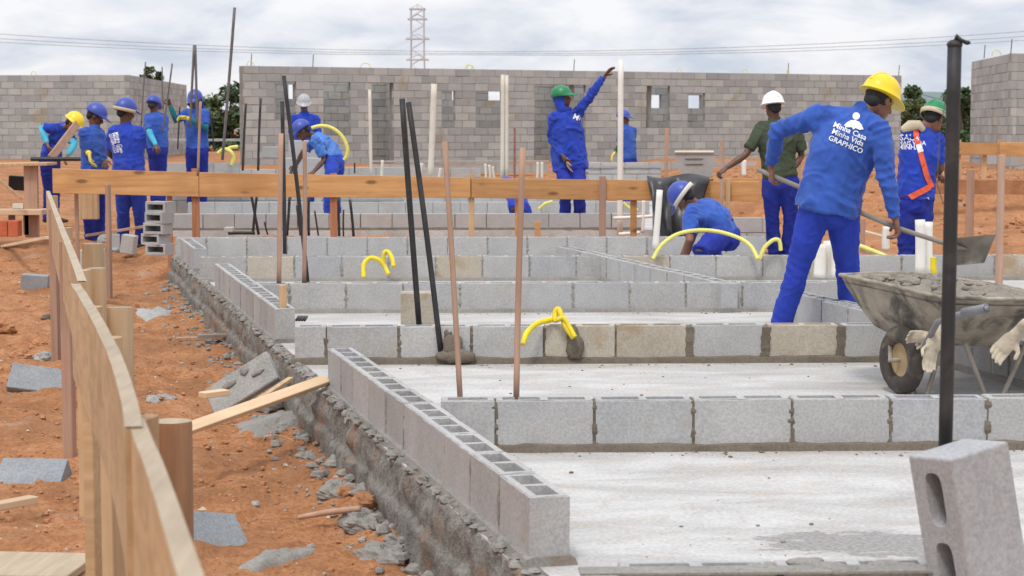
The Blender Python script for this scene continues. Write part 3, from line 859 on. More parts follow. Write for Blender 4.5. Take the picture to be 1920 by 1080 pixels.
for k, (off, lab) in enumerate(((0, 'thin overhead wire crossing the sky, highest of the three'), (9, 'thin overhead wire crossing the sky, between the two others'), (16, 'thin overhead wire crossing the sky, lowest of the three'))):
    mb = MB(); pts = []
    for px in range(-500, 2500, 60):
        y = 106 - 0.0000360 * (px - 960) ** 2 - (0.005 * (px - 960) if px > 960 else 0)
        y = y - 9 + off * (.35 + abs(px - 900) / 1500)
        pts.append(P(px, y, 250 + k * 3))
    mb.loft(pts, [.030] * len(pts), n=4, dome=False); tag(mb.obj('power_line', M['wire']), lab, 'power line', 'overhead wires')

def tree(label, px, ytop, Y, crown_w, crown_h, nleaf, leaf, m='leaf', group='trees beyond the site'):
    base = P(px, 240, Y); base.z = ground_z(base.x, Y) - .1
    top = P(px, ytop, Y).z
    root = thing('tree', label, 'tree', base, group)
    mb = MB(); H = top - base.z
    cz = top - crown_h / 2
    tr = [base, base + Vector((.1, 0, H * .35)), base + Vector((-.05, .1, H * .6)), Vector((base.x, base.y, top - crown_h * .2))]
    mb.loft(tr, [H * .03, H * .024, H * .016, .02], n=8)
    rnd = random.Random(int(px * 7 + Y))
    cl = []
    for i in range(16):
        v = Vector((rnd.gauss(0, .36), rnd.gauss(0, .36), rnd.uniform(-.45, .45)))
        c = Vector((base.x + v.x * crown_w * (1 - .5 * abs(v.z)), base.y + v.y * crown_w * .8, cz + v.z * crown_h))
        cl.append((c, rnd.uniform(.13, .27) * min(crown_w, crown_h)))
        st = tr[1].lerp(tr[3], rnd.random()); mb.tube(st, c, H * .008, .01, n=5)
    mb.obj('trunk', M['bark'], root)
    vs = []; fs = []
    for i in range(nleaf):
        c, r = cl[rnd.randrange(len(cl))]
        d = Vector((rnd.gauss(0, 1), rnd.gauss(0, 1), rnd.gauss(0, 1))).normalized() * r * rnd.random() ** .45
        d.z *= .75
        p = c + d; s_ = leaf * rnd.uniform(.6, 1.4)
        u = Vector((rnd.gauss(0, 1), rnd.gauss(0, 1), rnd.gauss(0, .6))).normalized(); w = u.cross(Vector((rnd.gauss(0, 1), rnd.gauss(0, 1), 1))).normalized()
        o = len(vs); vs += [p - u * s_, p + w * s_ * .45, p + u * s_, p - w * s_ * .45]; fs.append((o, o + 1, o + 2, o + 3))
    mb = MB(); mb.add(vs, fs); mb.obj('crown', M[m], root)
tree('dark leafy tree with airy top in the gap left of the centre house', 432, 168, 80, 2.6, 2.6, 2600, .14)
tree('low olive bush tree beside the dark one in the left gap', 402, 186, 84, 2.2, 2.2, 2200, .14, 'leaf2')
tree('tree top peeping over the left house wall, dark half', 293, 128, 95, 1.2, 2.4, 1200, .14)
tree('tree top peeping over the left house wall, yellowish half', 262, 133, 95, 1.6, 2.4, 1200, .14, 'leaf2')
for i, (px, yt, Y, w, h_, lab, mm) in enumerate(((1715, 196, 100, 3.4, 3.0, 'bushy green tree just right of the yellow helmet', 'leaf2'), (1752, 188, 110, 3.8, 3.2, 'green tree rising behind the green helmet and harness man', 'leaf'),
        (1800, 158, 90, 2.4, 4.2, 'tall dark tree between the black near pole and the right house', 'leaf'), (1840, 190, 95, 3.0, 3.4, 'green tree mostly behind the right house corner', 'leaf'))):
    tree(lab, px, yt, Y, w, h_, 3800, .16, mm)

# ------------------------------------------------------------------ board fences
ZB = .80
edge = [(520, 1420), (385, 1085), (371, 1053), (340, 960), (307, 872), (277, 805), (264, 770), (248, 720), (229, 668), (199, 609), (170, 562), (150, 532)]
edge2 = [(162, 527), (152, 500), (135, 460), (122, 430), (108, 395), (93, 358)]
def board_run(parent, pts, name, m, mtop, zt=ZB, h=.30, th=.028, wav=.0):
    pp = [Vector((p.x, p.y, zt)) for p in (G(x, y, zt) for x, y in pts)]
    # resample
    for _ in range(2):
        s2 = [pp[0]]
        for i in range(len(pp) - 1): s2 += [pp[i].lerp(pp[i + 1], .25), pp[i].lerp(pp[i + 1], .75)]
        pp = s2 + [pp[-1]]
    q = []; 
    for i in range(len(pp) - 1):
        k = max(1, int((pp[i + 1] - pp[i]).length / .15))
        q += [pp[i].lerp(pp[i + 1], t / k) for t in range(k)]
    q.append(pp[-1])
    mb = MB(); tb = MB(); vs = []; tv = []
    for i, p in enumerate(q):
        t = (q[min(i + 1, len(q) - 1)] - q[max(i - 1, 0)]).normalized(); nn = Vector((t.y, -t.x, 0))
        zz = .004 * noise.noise(Vector((p.y * 5, 0, 0)))
        o = nn * 0
        vs += [p + o + Vector((0, 0, zz - .003)), p + nn * -th + Vector((0, 0, zz - .003)), p + nn * -th + Vector((0, 0, -h + zz)), p + Vector((0, 0, -h + zz))]
        tv += [p + o + nn * .001 + Vector((0, 0, zz)), p + nn * -(th + .001) + Vector((0, 0, zz))]
    n = len(q)
    fs = [(i * 4 + j, i * 4 + (j + 1) % 4, (i + 1) * 4 + (j + 1) % 4, (i + 1) * 4 + j) for i in range(n - 1) for j in range(4)] + [(0, 3, 2, 1), ((n - 1) * 4, (n - 1) * 4 + 1, (n - 1) * 4 + 2, (n - 1) * 4 + 3)]
    mb.add(vs, fs); o = mb.obj(name, m, parent)
    tb.add(tv, [(i * 2, i * 2 + 1, (i + 1) * 2 + 1, (i + 1) * 2) for i in range(n - 1)])
    tb.obj('sawn_edge', mtop, o) 
    return q
FN = thing('board_fence', 'pale wavy board fence on stakes running back along the left side', 'fence', G(122, 885, -.3))
qa = board_run(FN, [(520, 1420), (385, 1085), (371, 1053), (340, 960), (307, 872), (281, 812), (269, 786)], 'board', M['board_y'], M['board_top'])
qc = board_run(FN, [(266, 800), (262, 770), (248, 720), (229, 668), (199, 609), (170, 562), (150, 532)], 'board', M['board_y'], M['board_top'], zt=ZB + .004)
qb = board_run(FN, edge2, 'board', M['board_y'], M['board_top'], zt=ZB)
def fx(Y):
    al = qa + qc + qb; return float(np.interp(Y, [p.y for p in al], [p.x for p in al]))
def stake(parent, x, y, z0, z1, w, d, m, name='stake', tilt=0, rz=0, jag=.0):
    mb = MB(); mb.box((0, 0, (z1 - z0) / 2), (w, d, z1 - z0))
    vs = []
    for v in mb.v: vs.append((v[0] + tilt * v[2], v[1], v[2]))
    mb.v = vs
    me = mb.mesh(name, M[m]); bevel_mesh(me, min(w, d) * .08)
    o = link(name, me, None); o.location = (x, y, z0); o.rotation_euler = (0, 0, rz)
    if parent is not None:
        o.parent = parent; o.matrix_parent_inverse = parent_inv(parent)
    return o
for (Y, w, z1, m, off) in ((3.9, .075, .72, 'board_y', .012), (5.2, .09, .74, 'stake', .01), (6.1, .10, .74, 'board_y', .012), (7.7, .09, .74, 'stake', .01), (9.0, .055, .78, 'stake_pink', .0), (10.6, .09, .76, 'stake', .01), (12.6, .07, .78, 'stake_pink', 0), (15.0, .07, .78, 'stake', .01), (17.6, .06, .79, 'stake_pink', .01)):
    x = fx(Y) - .0 + off + .018
    if Y in (9.0, 12.6): x = fx(Y) - .012
    stake(FN, x, Y, gz(x, Y) - .1, z1, w * .9, .035 if Y not in (9.0, 12.6) else .05, m, rz=1.32)
def post(parent, x, y, z1, r, m, name='post'):
    z0 = gz(x, y) - .15; mb = MB(); n = 18; vs = []
    for (z, rr) in ((z0, r), (z1 - .006, r), (z1, r * .96)):
        for j in range(n):
            an = 2 * PI * j / n; k = rr * (1 + .03 * noise.noise(Vector((math.cos(an) * 2, math.sin(an) * 2, x))))
            vs.append((x + k * math.cos(an), y + k * math.sin(an), z))
    mb.add(vs, [(i * n + j, i * n + (j + 1) % n, (i + 1) * n + (j + 1) % n, (i + 1) * n + j) for i in range(2) for j in range(n)])
    o = mb.obj(name, M[m], parent, smooth=True)
    t = MB(); t.add([(x + r * .955 * math.cos(2 * PI * j / n), y + r * .955 * math.sin(2 * PI * j / n), z1 + .001) for j in range(n)], [tuple(range(n))])
    t.obj('cut_end', M['board_top'], o)
    return o
for (px, py, Y, m, r) in ((322, 790, 5.0, 'post', .054), (225, 577, 7.9, 'post_pale', .055), (180, 503, 10.0, 'post_pale', .054), (174, 457, 12.5, 'post_pale', .07)):
    p = P(px, py, Y); post(FN, p.x, p.y, p.z, r, m)

# orange board along the back
FB = thing('board_fence', 'long orange pine board nailed to stakes across the middle of the site', 'fence', P(700, 445, 20.7))
def straight_board(parent, x0, y0a, y0b, Y0, x1, y1a, y1b, Y1, m, th=.025, name='board'):
    a_, b2 = P(x0, y0a, Y0), P(x1, y1a, Y1); c_, d_ = P(x0, y0b, Y0), P(x1, y1b, Y1)
    h0, h1 = a_.z - c_.z, b2.z - d_.z
    t = (b2 - a_); L = math.hypot(t.x, t.y); ang = math.atan2(t.y, t.x)
    mb = MB(); mb.add([(0, 0, 0), (L, 0, t.z), (L, 0, t.z - h1), (0, 0, -h0), (0, th, 0), (L, th, t.z), (L, th, t.z - h1), (0, th, -h0)],
                      [(0, 3, 2, 1), (4, 5, 6, 7), (0, 1, 5, 4), (3, 7, 6, 2), (0, 4, 7, 3), (1, 2, 6, 5)])
    me = mb.mesh(name, M[m]); bevel_mesh(me, .003)
    o = link(name, me); o.location = a_; o.rotation_euler = (0, 0, ang)
    if parent is not None: o.parent = parent; o.matrix_parent_inverse = parent_inv(parent)
    return o
straight_board(FB, 98, 316, 362, 20.5, 372, 323, 369, 20.6, 'board')
straight_board(FB, 373, 323, 369, 20.6, 882, 333, 371, 20.7, 'board')
straight_board(FB, 884, 334, 371, 20.7, 1128, 337, 375, 20.8, 'board')
straight_board(FB, 1130, 337, 375, 20.8, 1424, 340, 378, 20.9, 'board')
for (px, w, yt, m, dy_) in ((366, .08, 316, 'stake_red', -.03), (625, .075, 325, 'stake_red', -.03), (884, .06, 326, 'stake', -.03), (972, .075, 374, 'board', .05), (1008, .06, 415, 'board', .05), (1130, .075, 330, 'stake_pink', -.03), (1188, .07, 374, 'board', .05),
                              (1365, .05, 335, 'stake', -.03), (318, .055, 366, 'stake_red', .05), (143, .04, 350, 'stake_pink', .05), (1498, .05, 262, 'stake', .05)):
    Y = 20.62 + (px / 1400) * .25 + dy_
    p = P(px, yt, Y); stake(FB, p.x, Y, -.35, p.z, w, .035, m)
# far boards at the right
FR = thing('board_fence', 'far weathered orange board below the right house corner', 'fence', P(1860, 300, 31))
straight_board(FR, 1796, 267, 290, 31.0, 1874, 268, 291, 30.9, 'board')
straight_board(FR, 1875, 267, 293, 30.8, 2120, 265, 296, 30.4, 'board')
for (px, yt, w) in ((1796, 262, .09), (1874, 262, .08), (1845, 285, .07), (1960, 262, .08)):
    p = P(px, yt, 31.1); stake(FR, p.x, 31.06, .2, p.z, w, .04, 'stake')
o = straight_board(None, 1340, 335, 372, 27, 1430, 333, 374, 27, 'board'); tag(o, 'orange formwork board on edge behind the white-helmeted man', 'board')
straight_board_lab = []
for (px, yt, yb, Y, w, m, lab) in ((1820, 318, 440, 24, .10, 'stake_pink', 'thick weathered stake on the orange earth under the far right board'),
                                (1878, 290, 532, 15.2, .055, 'stake_pink', 'tall slim brown stake right of the raised shovel blade'),
                                (1618, 410, 462, 21, .05, 'stake_pink', 'short pale stake in the earth between the shoveller and the harness man'),
                                (1354, 262, 400, 19.6, .04, 'stake_pink', 'thin reddish stake held by the outstretched hand of the white-helmeted man'),
                                (1250, 240, 345, 24, .045, 'stake_pink', 'thin reddish stake standing beside the grey mortar tub'),
                                (965, 240, 340, 27, .03, 'rust', 'thin rusty bar behind the pointing man\'s hip')):
    p = P(px, yt, Y); q_ = P(px, yb, Y); o = stake(None, p.x, Y, q_.z - .05, p.z, w, .035, m); tag(o, lab, 'stake')

# slim stakes / bars in the foreground rooms
def bar(label, x0, y0, Y0, x1, y1, Y1, r, m, cat='bar', name='steel_bar', n=8, extra=None, group=None, parent=None, mid=None):
    a_, b2 = P(x0, y0, Y0), P(x1, y1, Y1)
    mb = MB(); k = 8; pts = []; nn = Vector((b2 - a_)).cross(Vector((0, 1, 0))).normalized()
    bend = (mid if mid is not None else random.uniform(-.006, .006)) 
    for i in range(k + 1):
        t = i / k; pts.append(a_.lerp(b2, t) + nn * bend * math.sin(t * PI))
    mb.loft(pts, [r] * (k + 1), n=n, dome=False)
    if parent is not None: return mb.obj(name, M[m], parent, smooth=True)
    o = mb.obj(name, M[m], smooth=True)
    return tag(o, label, cat, group)
g_ = 'slim bars standing in the rooms'
bar('rusty pink bar standing on the near cross wall, leaning left, left of the yellow conduit', 863, 750, 7.80, 834, 266, 7.95, .0115, 'stake_pink', 'rod', group=g_)
bar('straight rusty pink bar standing on the near cross wall in front of the yellow conduit', 968, 750, 7.80, 980, 277, 7.85, .0125, 'stake_pink', 'rod', group=g_)
bar('thin pinkish bar at the left, standing behind the black upright pipe', 523, 533, 13.6, 527, 250, 13.6, .017, 'stake_pink', 'rod', group=g_)
bar('thin pinkish bar crossing the leaning black pipe at the left', 570, 533, 13.6, 571, 265, 13.6, .015, 'stake_pink', 'rod', group=g_)
bar('very slim bar in front of the left red post, rising beside the raised block course', 371, 330, 20.3, 376, 190, 20.3, .014, 'stake_pink', 'rod', group=g_)
p = G(532, 722, -.27); o = stake(None, p.x, p.y, p.z - .08, P(532, 534, p.y).z, .045, .03, 'stake'); tag(o, 'flat orange stake at the corner of the broken block and the side wall', 'stake')
gp = 'black pipes rising from the foundations'
mb = None
def pipe(label, x0, y0, Y0, x1, y1, Y1, r, group=gp, cap=False):
    return bar(label, x0, y0, Y0, x1, y1, Y1, r, 'black', 'pipe', 'black_pipe', 10, group=group)
NP = thing('black_pipe', 'thick near black pipe rising behind the tilted block, wire twisted on its top', 'pipe', P(1773, 830, 4.98), gp)
bar('', 1772, 862, 4.98, 1790, 80, 4.99, .0185, 'black', name='tube', parent=NP, mid=0, n=16)
mb = MB(); p = P(1790, 84, 4.99)
mb.ell(p, (.021, .021, .014), None, 12, 8); mb.loft([p + Vector((0, 0, .006)), p + Vector((.004, -.01, .022)), p + Vector((.012, -.012, .012)), p + Vector((.026, -.01, .006))], [.006, .0065, .006, .0055], n=6)
mb.ell(p + Vector((.030, -.01, .005)), (.009, .006, .006), None, 8, 6)
mb.obj('wire_knot', M['dark'], NP, smooth=True)
mb = MB(); pts = [p + Vector((-.02, 0, -.14)), p + Vector((-.034, 0, -.22)), p + Vector((-.038, 0, -.36)), p + Vector((-.022, 0, -.41))]; mb.loft(pts, [.0012] * 4, n=4); mb.obj('loose_wire', M['greyrod'], NP)
pipe('black pipe standing in the second cross wall, nearly upright, centre', 786, 612, 10.72, 754, 185, 10.75, .0165)
pipe('black pipe leaning out of the brown mortar lump on the second cross wall', 827, 664, 10.58, 766, 192, 10.7, .0155)
pipe('long black pipe leaning left beside the bent blue-helmeted man', 577, 530, 14.5, 532, 142, 14.6, .0155)
pipe('upright black pipe with its foot behind the far cross wall at the left', 534, 476, 17.5, 529, 190, 17.5, .0185)
for (x0, y0, x1, y1, Y, lab) in ((455, 320, 461, 194, 27, 'slim black pipe left of the paired one beside the centre house corner'), (484, 320, 489, 184, 27, 'slim black pipe just right of its twin near the centre house corner'),
        (485, 440, 470, 360, 23.6, 'short black pipe crossing another under the orange board, leaning left'), (474, 440, 482, 365, 23.5, 'short black pipe crossing another under the orange board, leaning right'),
        (502, 440, 496, 416, 23.5, 'short bent black pipe end near the crossing pair'), (538, 442, 543, 368, 23.5, 'black pipe under the board right of the upright one'), (563, 442, 556, 385, 23.4, 'leaning black pipe under the board beside the thin pinkish bar'),
        (579, 442, 579, 369, 23.5, 'straight black pipe under the board right of the thin pinkish bar'), (597, 442, 590, 395, 23.5, 'short leaning black pipe left of the red post'),
        (636, 443, 634, 370, 23.5, 'black pipe hugging the red post under the board'), (644, 443, 644, 393, 23.4, 'short black pipe right of the red post'), (663, 443, 656, 374, 23.5, 'leaning black pipe farthest right under the board'),
        (333, 280, 337, 200, 28.9, 'thin dark pipe at the left of the cap-wearing man'), (402, 282, 393, 205, 28.9, 'thin dark pipe at the right of the cap-wearing man'), (665, 325, 665, 305, 27, 'short dark stub behind the board near the pale wall')):
    pipe(lab, x0, y0, Y, x1, y1, Y, .011 if y0 - y1 < 60 or Y > 28 else .017)
pipe('black pipe lying along the foundation under the board', 428, 437, 23.4, 478, 437, 23.4, .022)
gg = 'tall grey rods at the left'
for (x0, y0, x1, y1, Y, r, lab) in ((417, 300, 440, 14, 26, .02, 'tallest grey rod leaning right beside the left tree gap'), (356, 240, 364, 84, 27, .018, 'grey rod behind the cap-wearing man, left of a touching pair'), (370, 240, 366, 84, 27, .018, 'grey rod behind the cap-wearing man, right of a touching pair'),
        (304, 250, 323, 119, 27.5, .012, 'thin rod gripped in the raised hand of the cap-wearing man'), (265, 235, 273, 116, 27.5, .01, 'thin rod above the cap of the man seen from behind'), (306, 205, 304, 125, 27.5, .009, 'faint thin rod next to the gripped one')):
    bar(lab, x0, y0, Y, x1, y1, Y, r, 'greyrod', 'rod', 'grey_rod', 8, group=gg)
gv = 'white pipes standing on the site'
for (x0, y0, x1, y1, Y, r, lab) in ((696, 335, 693, 168, 27, .022, 'thin white pipe left of the centre doorway'), (807, 335, 814, 157, 27, .042, 'wide white pipe leaning slightly right, centre'),
        (942, 338, 943, 140, 27, .030, 'tall white pipe, left one of the joined pair'), (950, 338, 950, 141, 27, .026, 'tall white pipe, right one of the joined pair'),
        (1162, 441, 1164, 112, 22.5, .033, 'tallest white pipe, just right of the pointing hand'), (715, 335, 717, 300, 28, .022, 'short white pipe stub beside the thin tall one'),
        (1186, 441, 1190, 372, 22.6, .022, 'white pipe inside the low pipe frame'), (1228, 470, 1237, 356, 16.4, .027, 'white pipe in front of the black tarp'),
        (1725, 512, 1725, 412, 15.8, .042, 'short thick white pipe with round top left of the near black pole'), (1741, 512, 1741, 416, 15.9, .036, 'short thick white pipe touching its rounder twin near the black pole'),
        (1536, 520, 1538, 458, 15.6, .05, 'cream pipe bundle between the shoveller\'s legs, left tube'), (1553, 520, 1554, 452, 15.7, .045, 'cream pipe bundle between the shoveller\'s legs, middle tube'), (1566, 520, 1567, 458, 15.6, .04, 'cream pipe bundle between the shoveller\'s legs, right tube'),
        (786, 333, 791, 306, 27.5, .03, 'white stub left of the wide leaning pipe'), (911, 335, 910, 307, 28, .018, 'white stub, first of the cluster left of the joined pair'), (919, 335, 917, 309, 28, .018, 'white stub, second of the cluster left of the joined pair'), (927, 335, 924, 312, 28, .018, 'white stub, third of the cluster left of the joined pair'),
        (1007, 335, 1008, 304, 28, .02, 'white stub at the pointing man\'s hip, left one'), (1016, 335, 1016, 304, 28, .02, 'white stub at the pointing man\'s hip, right one'), (823, 335, 826, 315, 28, .02, 'white stub right of the wide leaning pipe'),
        (1661, 470, 1663, 425, 19, .04, 'white stub behind the shoveller beside the harness man'), (1395, 300, 1395, 330, 24, .03, 'white stub below the white-helmeted man\'s arm')):
    bar(lab, x0, y0, Y, x1, y1, Y, r, 'pvc' if Y < 25 else 'pvc_old', 'pipe', 'white_pipe', 12, group=gv)
t = thing('pipe_trestle', 'low white pipe frame with crossbars beside the tallest white pipe', 'pipe', P(1190, 440, 22.4))
for (x0, y0, x1, y1) in ((1150, 409, 1226, 405), (1160, 439, 1200, 436), (1205, 437, 1207, 372)):
    bar('', x0, y0, 22.3, x1, y1, 22.3, .02, 'pvc', name='tube', parent=t, n=10)

# yellow conduits
def hose(label, pts, r, m='yellow', name='yellow_conduit', cat='conduit', group='yellow conduits', n=10, parent=None):
    pp = [P(*p) for p in pts]
    # catmull-rom
    q = []
    for i in range(len(pp) - 1):
        p0, p1, p2, p3 = pp[max(i - 1, 0)], pp[i], pp[i + 1], pp[min(i + 2, len(pp) - 1)]
        for k in range(14):
            t = k / 14
            q.append(.5 * ((2 * p1) + (p2 - p0) * t + (2 * p0 - 5 * p1 + 4 * p2 - p3) * t * t + (3 * p1 - p0 - 3 * p2 + p3) * t ** 3))
    q.append(pp[-1]); mb = MB()
    mb.loft(q, [r * (1 + (.09 if i % 2 else -.05)) for i in range(len(q))], n=n, dome=False)
    if parent is not None: return mb.obj(name, M[m], parent, smooth=True)
    return tag(mb.obj(name, M[m], smooth=True), label, cat, group)
t = thing('yellow_conduit', 'bright yellow conduit bent in a claw over the buff blocks of the second cross wall', 'conduit', P(1050, 620, 10.6), 'yellow conduits')
hose('', [(980, 646, 10.45), (988, 624, 10.5), (1008, 606, 10.55), (1030, 600, 10.6), (1043, 596, 10.66)], .0155, name='tube', parent=t)
hose('', [(1042, 604, 10.6), (1041, 586, 10.62), (1047, 580, 10.62), (1053, 592, 10.6), (1062, 614, 10.57), (1076, 634, 10.55)], .0155, name='tube', parent=t)
hose('', [(1045, 600, 10.57), (1056, 596, 10.57), (1066, 610, 10.56), (1078, 632, 10.53)], .013, name='tube', parent=t)
t = thing('yellow_conduit', 'bright yellow conduit in two small arches on the fourth cross wall', 'conduit', P(712, 500, 16.1), 'yellow conduits')
hose('', [(682, 520, 16.0), (682, 496, 16.05), (693, 484, 16.1), (708, 486, 16.1), (720, 498, 16.1), (729, 515, 16.05)], .018, name='tube', parent=t)
hose('', [(718, 500, 16.2), (720, 476, 16.2), (727, 472, 16.2), (735, 484, 16.15), (738, 500, 16.1)], .018, name='tube', parent=t)
hose('long yellow hose arching over the crouching worker', [(1224, 486, 16.35), (1240, 460, 16.4), (1268, 440, 16.5), (1305, 432, 16.6), (1345, 434, 16.6), (1385, 446, 16.5), (1408, 462, 16.4), (1421, 486, 16.3)], .0165, 'yellow_pale')
hose('small yellow hose arch at the feet of the white-helmeted man', [(1424, 486, 16.4), (1434, 464, 16.4), (1450, 450, 16.4), (1461, 452, 16.4), (1464, 470, 16.4)], .017, 'yellow_pale')
hose('yellow hose lying on the slab behind the shoveller', [(1604, 458, 17.4), (1625, 466, 17.2), (1650, 476, 16.9), (1678, 488, 16.6)], .02, 'yellow_pale')
hose('short upright bright yellow tube end by the wheelbarrow', [(1751, 512, 15.5), (1750, 498, 15.5), (1750, 482, 15.5)], .025)
hose('yellow hose coil over the back of the bent blue-helmeted man', [(584, 240, 25.3), (602, 236, 25.3), (622, 240, 25.3), (640, 254, 25.3), (651, 276, 25.3), (650, 292, 25.3), (645, 300, 25.3)], .024, 'yellow_pale')
hose('yellow hose drooping over the raised block course at the left', [(408, 288, 29.8), (420, 280, 29.8), (432, 284, 29.7), (438, 296, 29.7), (434, 310, 29.7)], .03, 'yellow_pale')
hose('yellow hose end curling right on the raised block course', [(420, 284, 29.9), (432, 277, 29.9), (446, 275, 29.9)], .028, 'yellow_pale')
hose('faint yellow conduit glimpsed through the white pipe frame', [(1168, 380, 25.2), (1180, 390, 25.2), (1196, 394, 25.2)], .02, 'yellow_pale')
hose('faint yellow conduit under the board beside the pointing man', [(1010, 392, 26), (1022, 382, 26), (1036, 378, 26)], .02, 'yellow_pale')

# black stub pipes in walls
bar('small black pipe stub lying on the short inner wall between the legs', 1519, 586, 12.6, 1548, 578, 12.6, .012, 'black', 'pipe', 'black_pipe', 8)
for i in range(4):
    mb = MB(); mb.tube(P(556 + i * 5, 600, 11.3), P(560 + i * 5, 594, 11.6), .009, n=8)
    tag(mb.obj('pipe_stub', M['black'], smooth=True), 'tiny black pipe stub in the gap at the end of the middle side wall', 'pipe', 'tiny pipe stubs in the gap')

# tilted block in front
t = get_block('block', .39, True, 7, .155)
def hollow_face_block(label, cpos, rotm, parent=None, kind='block', W=.15, name='concrete_block', H=BH):
    o = bpy.data.objects.new(name, get_block(kind, .39, True, 5, W, H)); col.objects.link(o)
    m4 = rotm.to_4x4(); m4.translation = cpos
    o.matrix_world = m4
    return tag(o, label, 'concrete block')

# ------------------------------------------------------------------ people
def remesh(mb, voxel, sm=2, disp=None):
    me = bpy.data.meshes.new('t'); me.from_pydata(mb.v, [], mb.f)
    bm = bmesh.new(); bm.from_mesh(me); bmesh.ops.recalc_face_normals(bm, faces=bm.faces); bm.to_mesh(me); bm.free()
    o = bpy.data.objects.new('t', me); col.objects.link(o)
    m_ = o.modifiers.new('r', 'REMESH'); m_.mode = 'VOXEL'; m_.voxel_size = voxel
    if sm:
        s_ = o.modifiers.new('s', 'SMOOTH'); s_.iterations = sm; s_.factor = .6
    dg = bpy.context.evaluated_depsgraph_get()
    r = bpy.data.meshes.new_from_object(o.evaluated_get(dg))
    bpy.data.objects.remove(o); bpy.data.meshes.remove(me)
    if disp:
        n = len(r.vertices); co = np.empty(n * 3); no = np.empty(n * 3)
        r.vertices.foreach_get('co', co); r.vertices.foreach_get('normal', no)
        co = co.reshape(-1, 3); no = no.reshape(-1, 3)
        d = np.array([disp(Vector(c)) for c in co])
        co = co + no * d[:, None]
        r.vertices.foreach_set('co', co.ravel()); r.update()
    return r
def join_mesh(me, mb):
    v = [tuple(x.co) for x in me.vertices]; f = [tuple(p.vertices) for p in me.polygons]
    o = len(v); v += [tuple(x) for x in mb.v]; f += [tuple(i + o for i in q) for q in mb.f]
    r = bpy.data.meshes.new('t'); r.from_pydata(v, [], f); r.update(); return r
def put(me, name, m, root):
    me.materials.clear(); me.materials.append(M[m]); me.polygons.foreach_set('use_smooth', [True] * len(me.polygons))
    return link(name, me, root)
def frame(fwd, up):
    f = fwd.normalized(); r = f.cross(up).normalized(); u = r.cross(f).normalized()
    return Matrix((r, f, u)).transposed()      # columns right, forward, up

def hand(mb, w, fd, palm_n, k=1.0, curl=.5, thumb_side=1):
    """palm from wrist w along fd, fingers curl towards palm_n"""
    fd = fd.normalized(); pn = (palm_n - fd * palm_n.dot(fd)).normalized(); sd_ = fd.cross(pn) * thumb_side
    c1 = w + fd * .045 * k
    mb.loft([w - fd * .01, w + fd * .03 * k, w + fd * .085 * k], [(.022 * k, .018 * k), (.038 * k, .017 * k), (.040 * k, .015 * k)], xax=sd_, n=10)
    for i, (off, L) in enumerate(((.031, .072), (.011, .080), (-.010, .074), (-.030, .058))):
        b0 = w + fd * .082 * k + sd_ * off * k
        a0 = curl * .7; a1 = curl * 1.7; a2 = curl * 2.4
        p1 = b0 + (fd * math.cos(a0) + pn * math.sin(a0)) * L * .42 * k
        p2 = p1 + (fd * math.cos(a1) + pn * math.sin(a1)) * L * .33 * k
        p3 = p2 + (fd * math.cos(a2) + pn * math.sin(a2)) * L * .25 * k
        mb.loft([b0 - fd * .012, b0, p1, p2, p3], [.0095 * k, .0095 * k, .009 * k, .008 * k, .007 * k], n=7)
    t0 = w + fd * .025 * k + sd_ * .03 * k; t1 = t0 + (fd * .6 + sd_ * .7 + pn * .3).normalized() * .038 * k; t2 = t1 + (fd * .8 + sd_ * .1 + pn * .6).normalized() * .034 * k
    mb.loft([t0 - sd_ * .01, t0, t1, t2], [.012 * k, .0125 * k, .0105 * k, .009 * k], n=7)

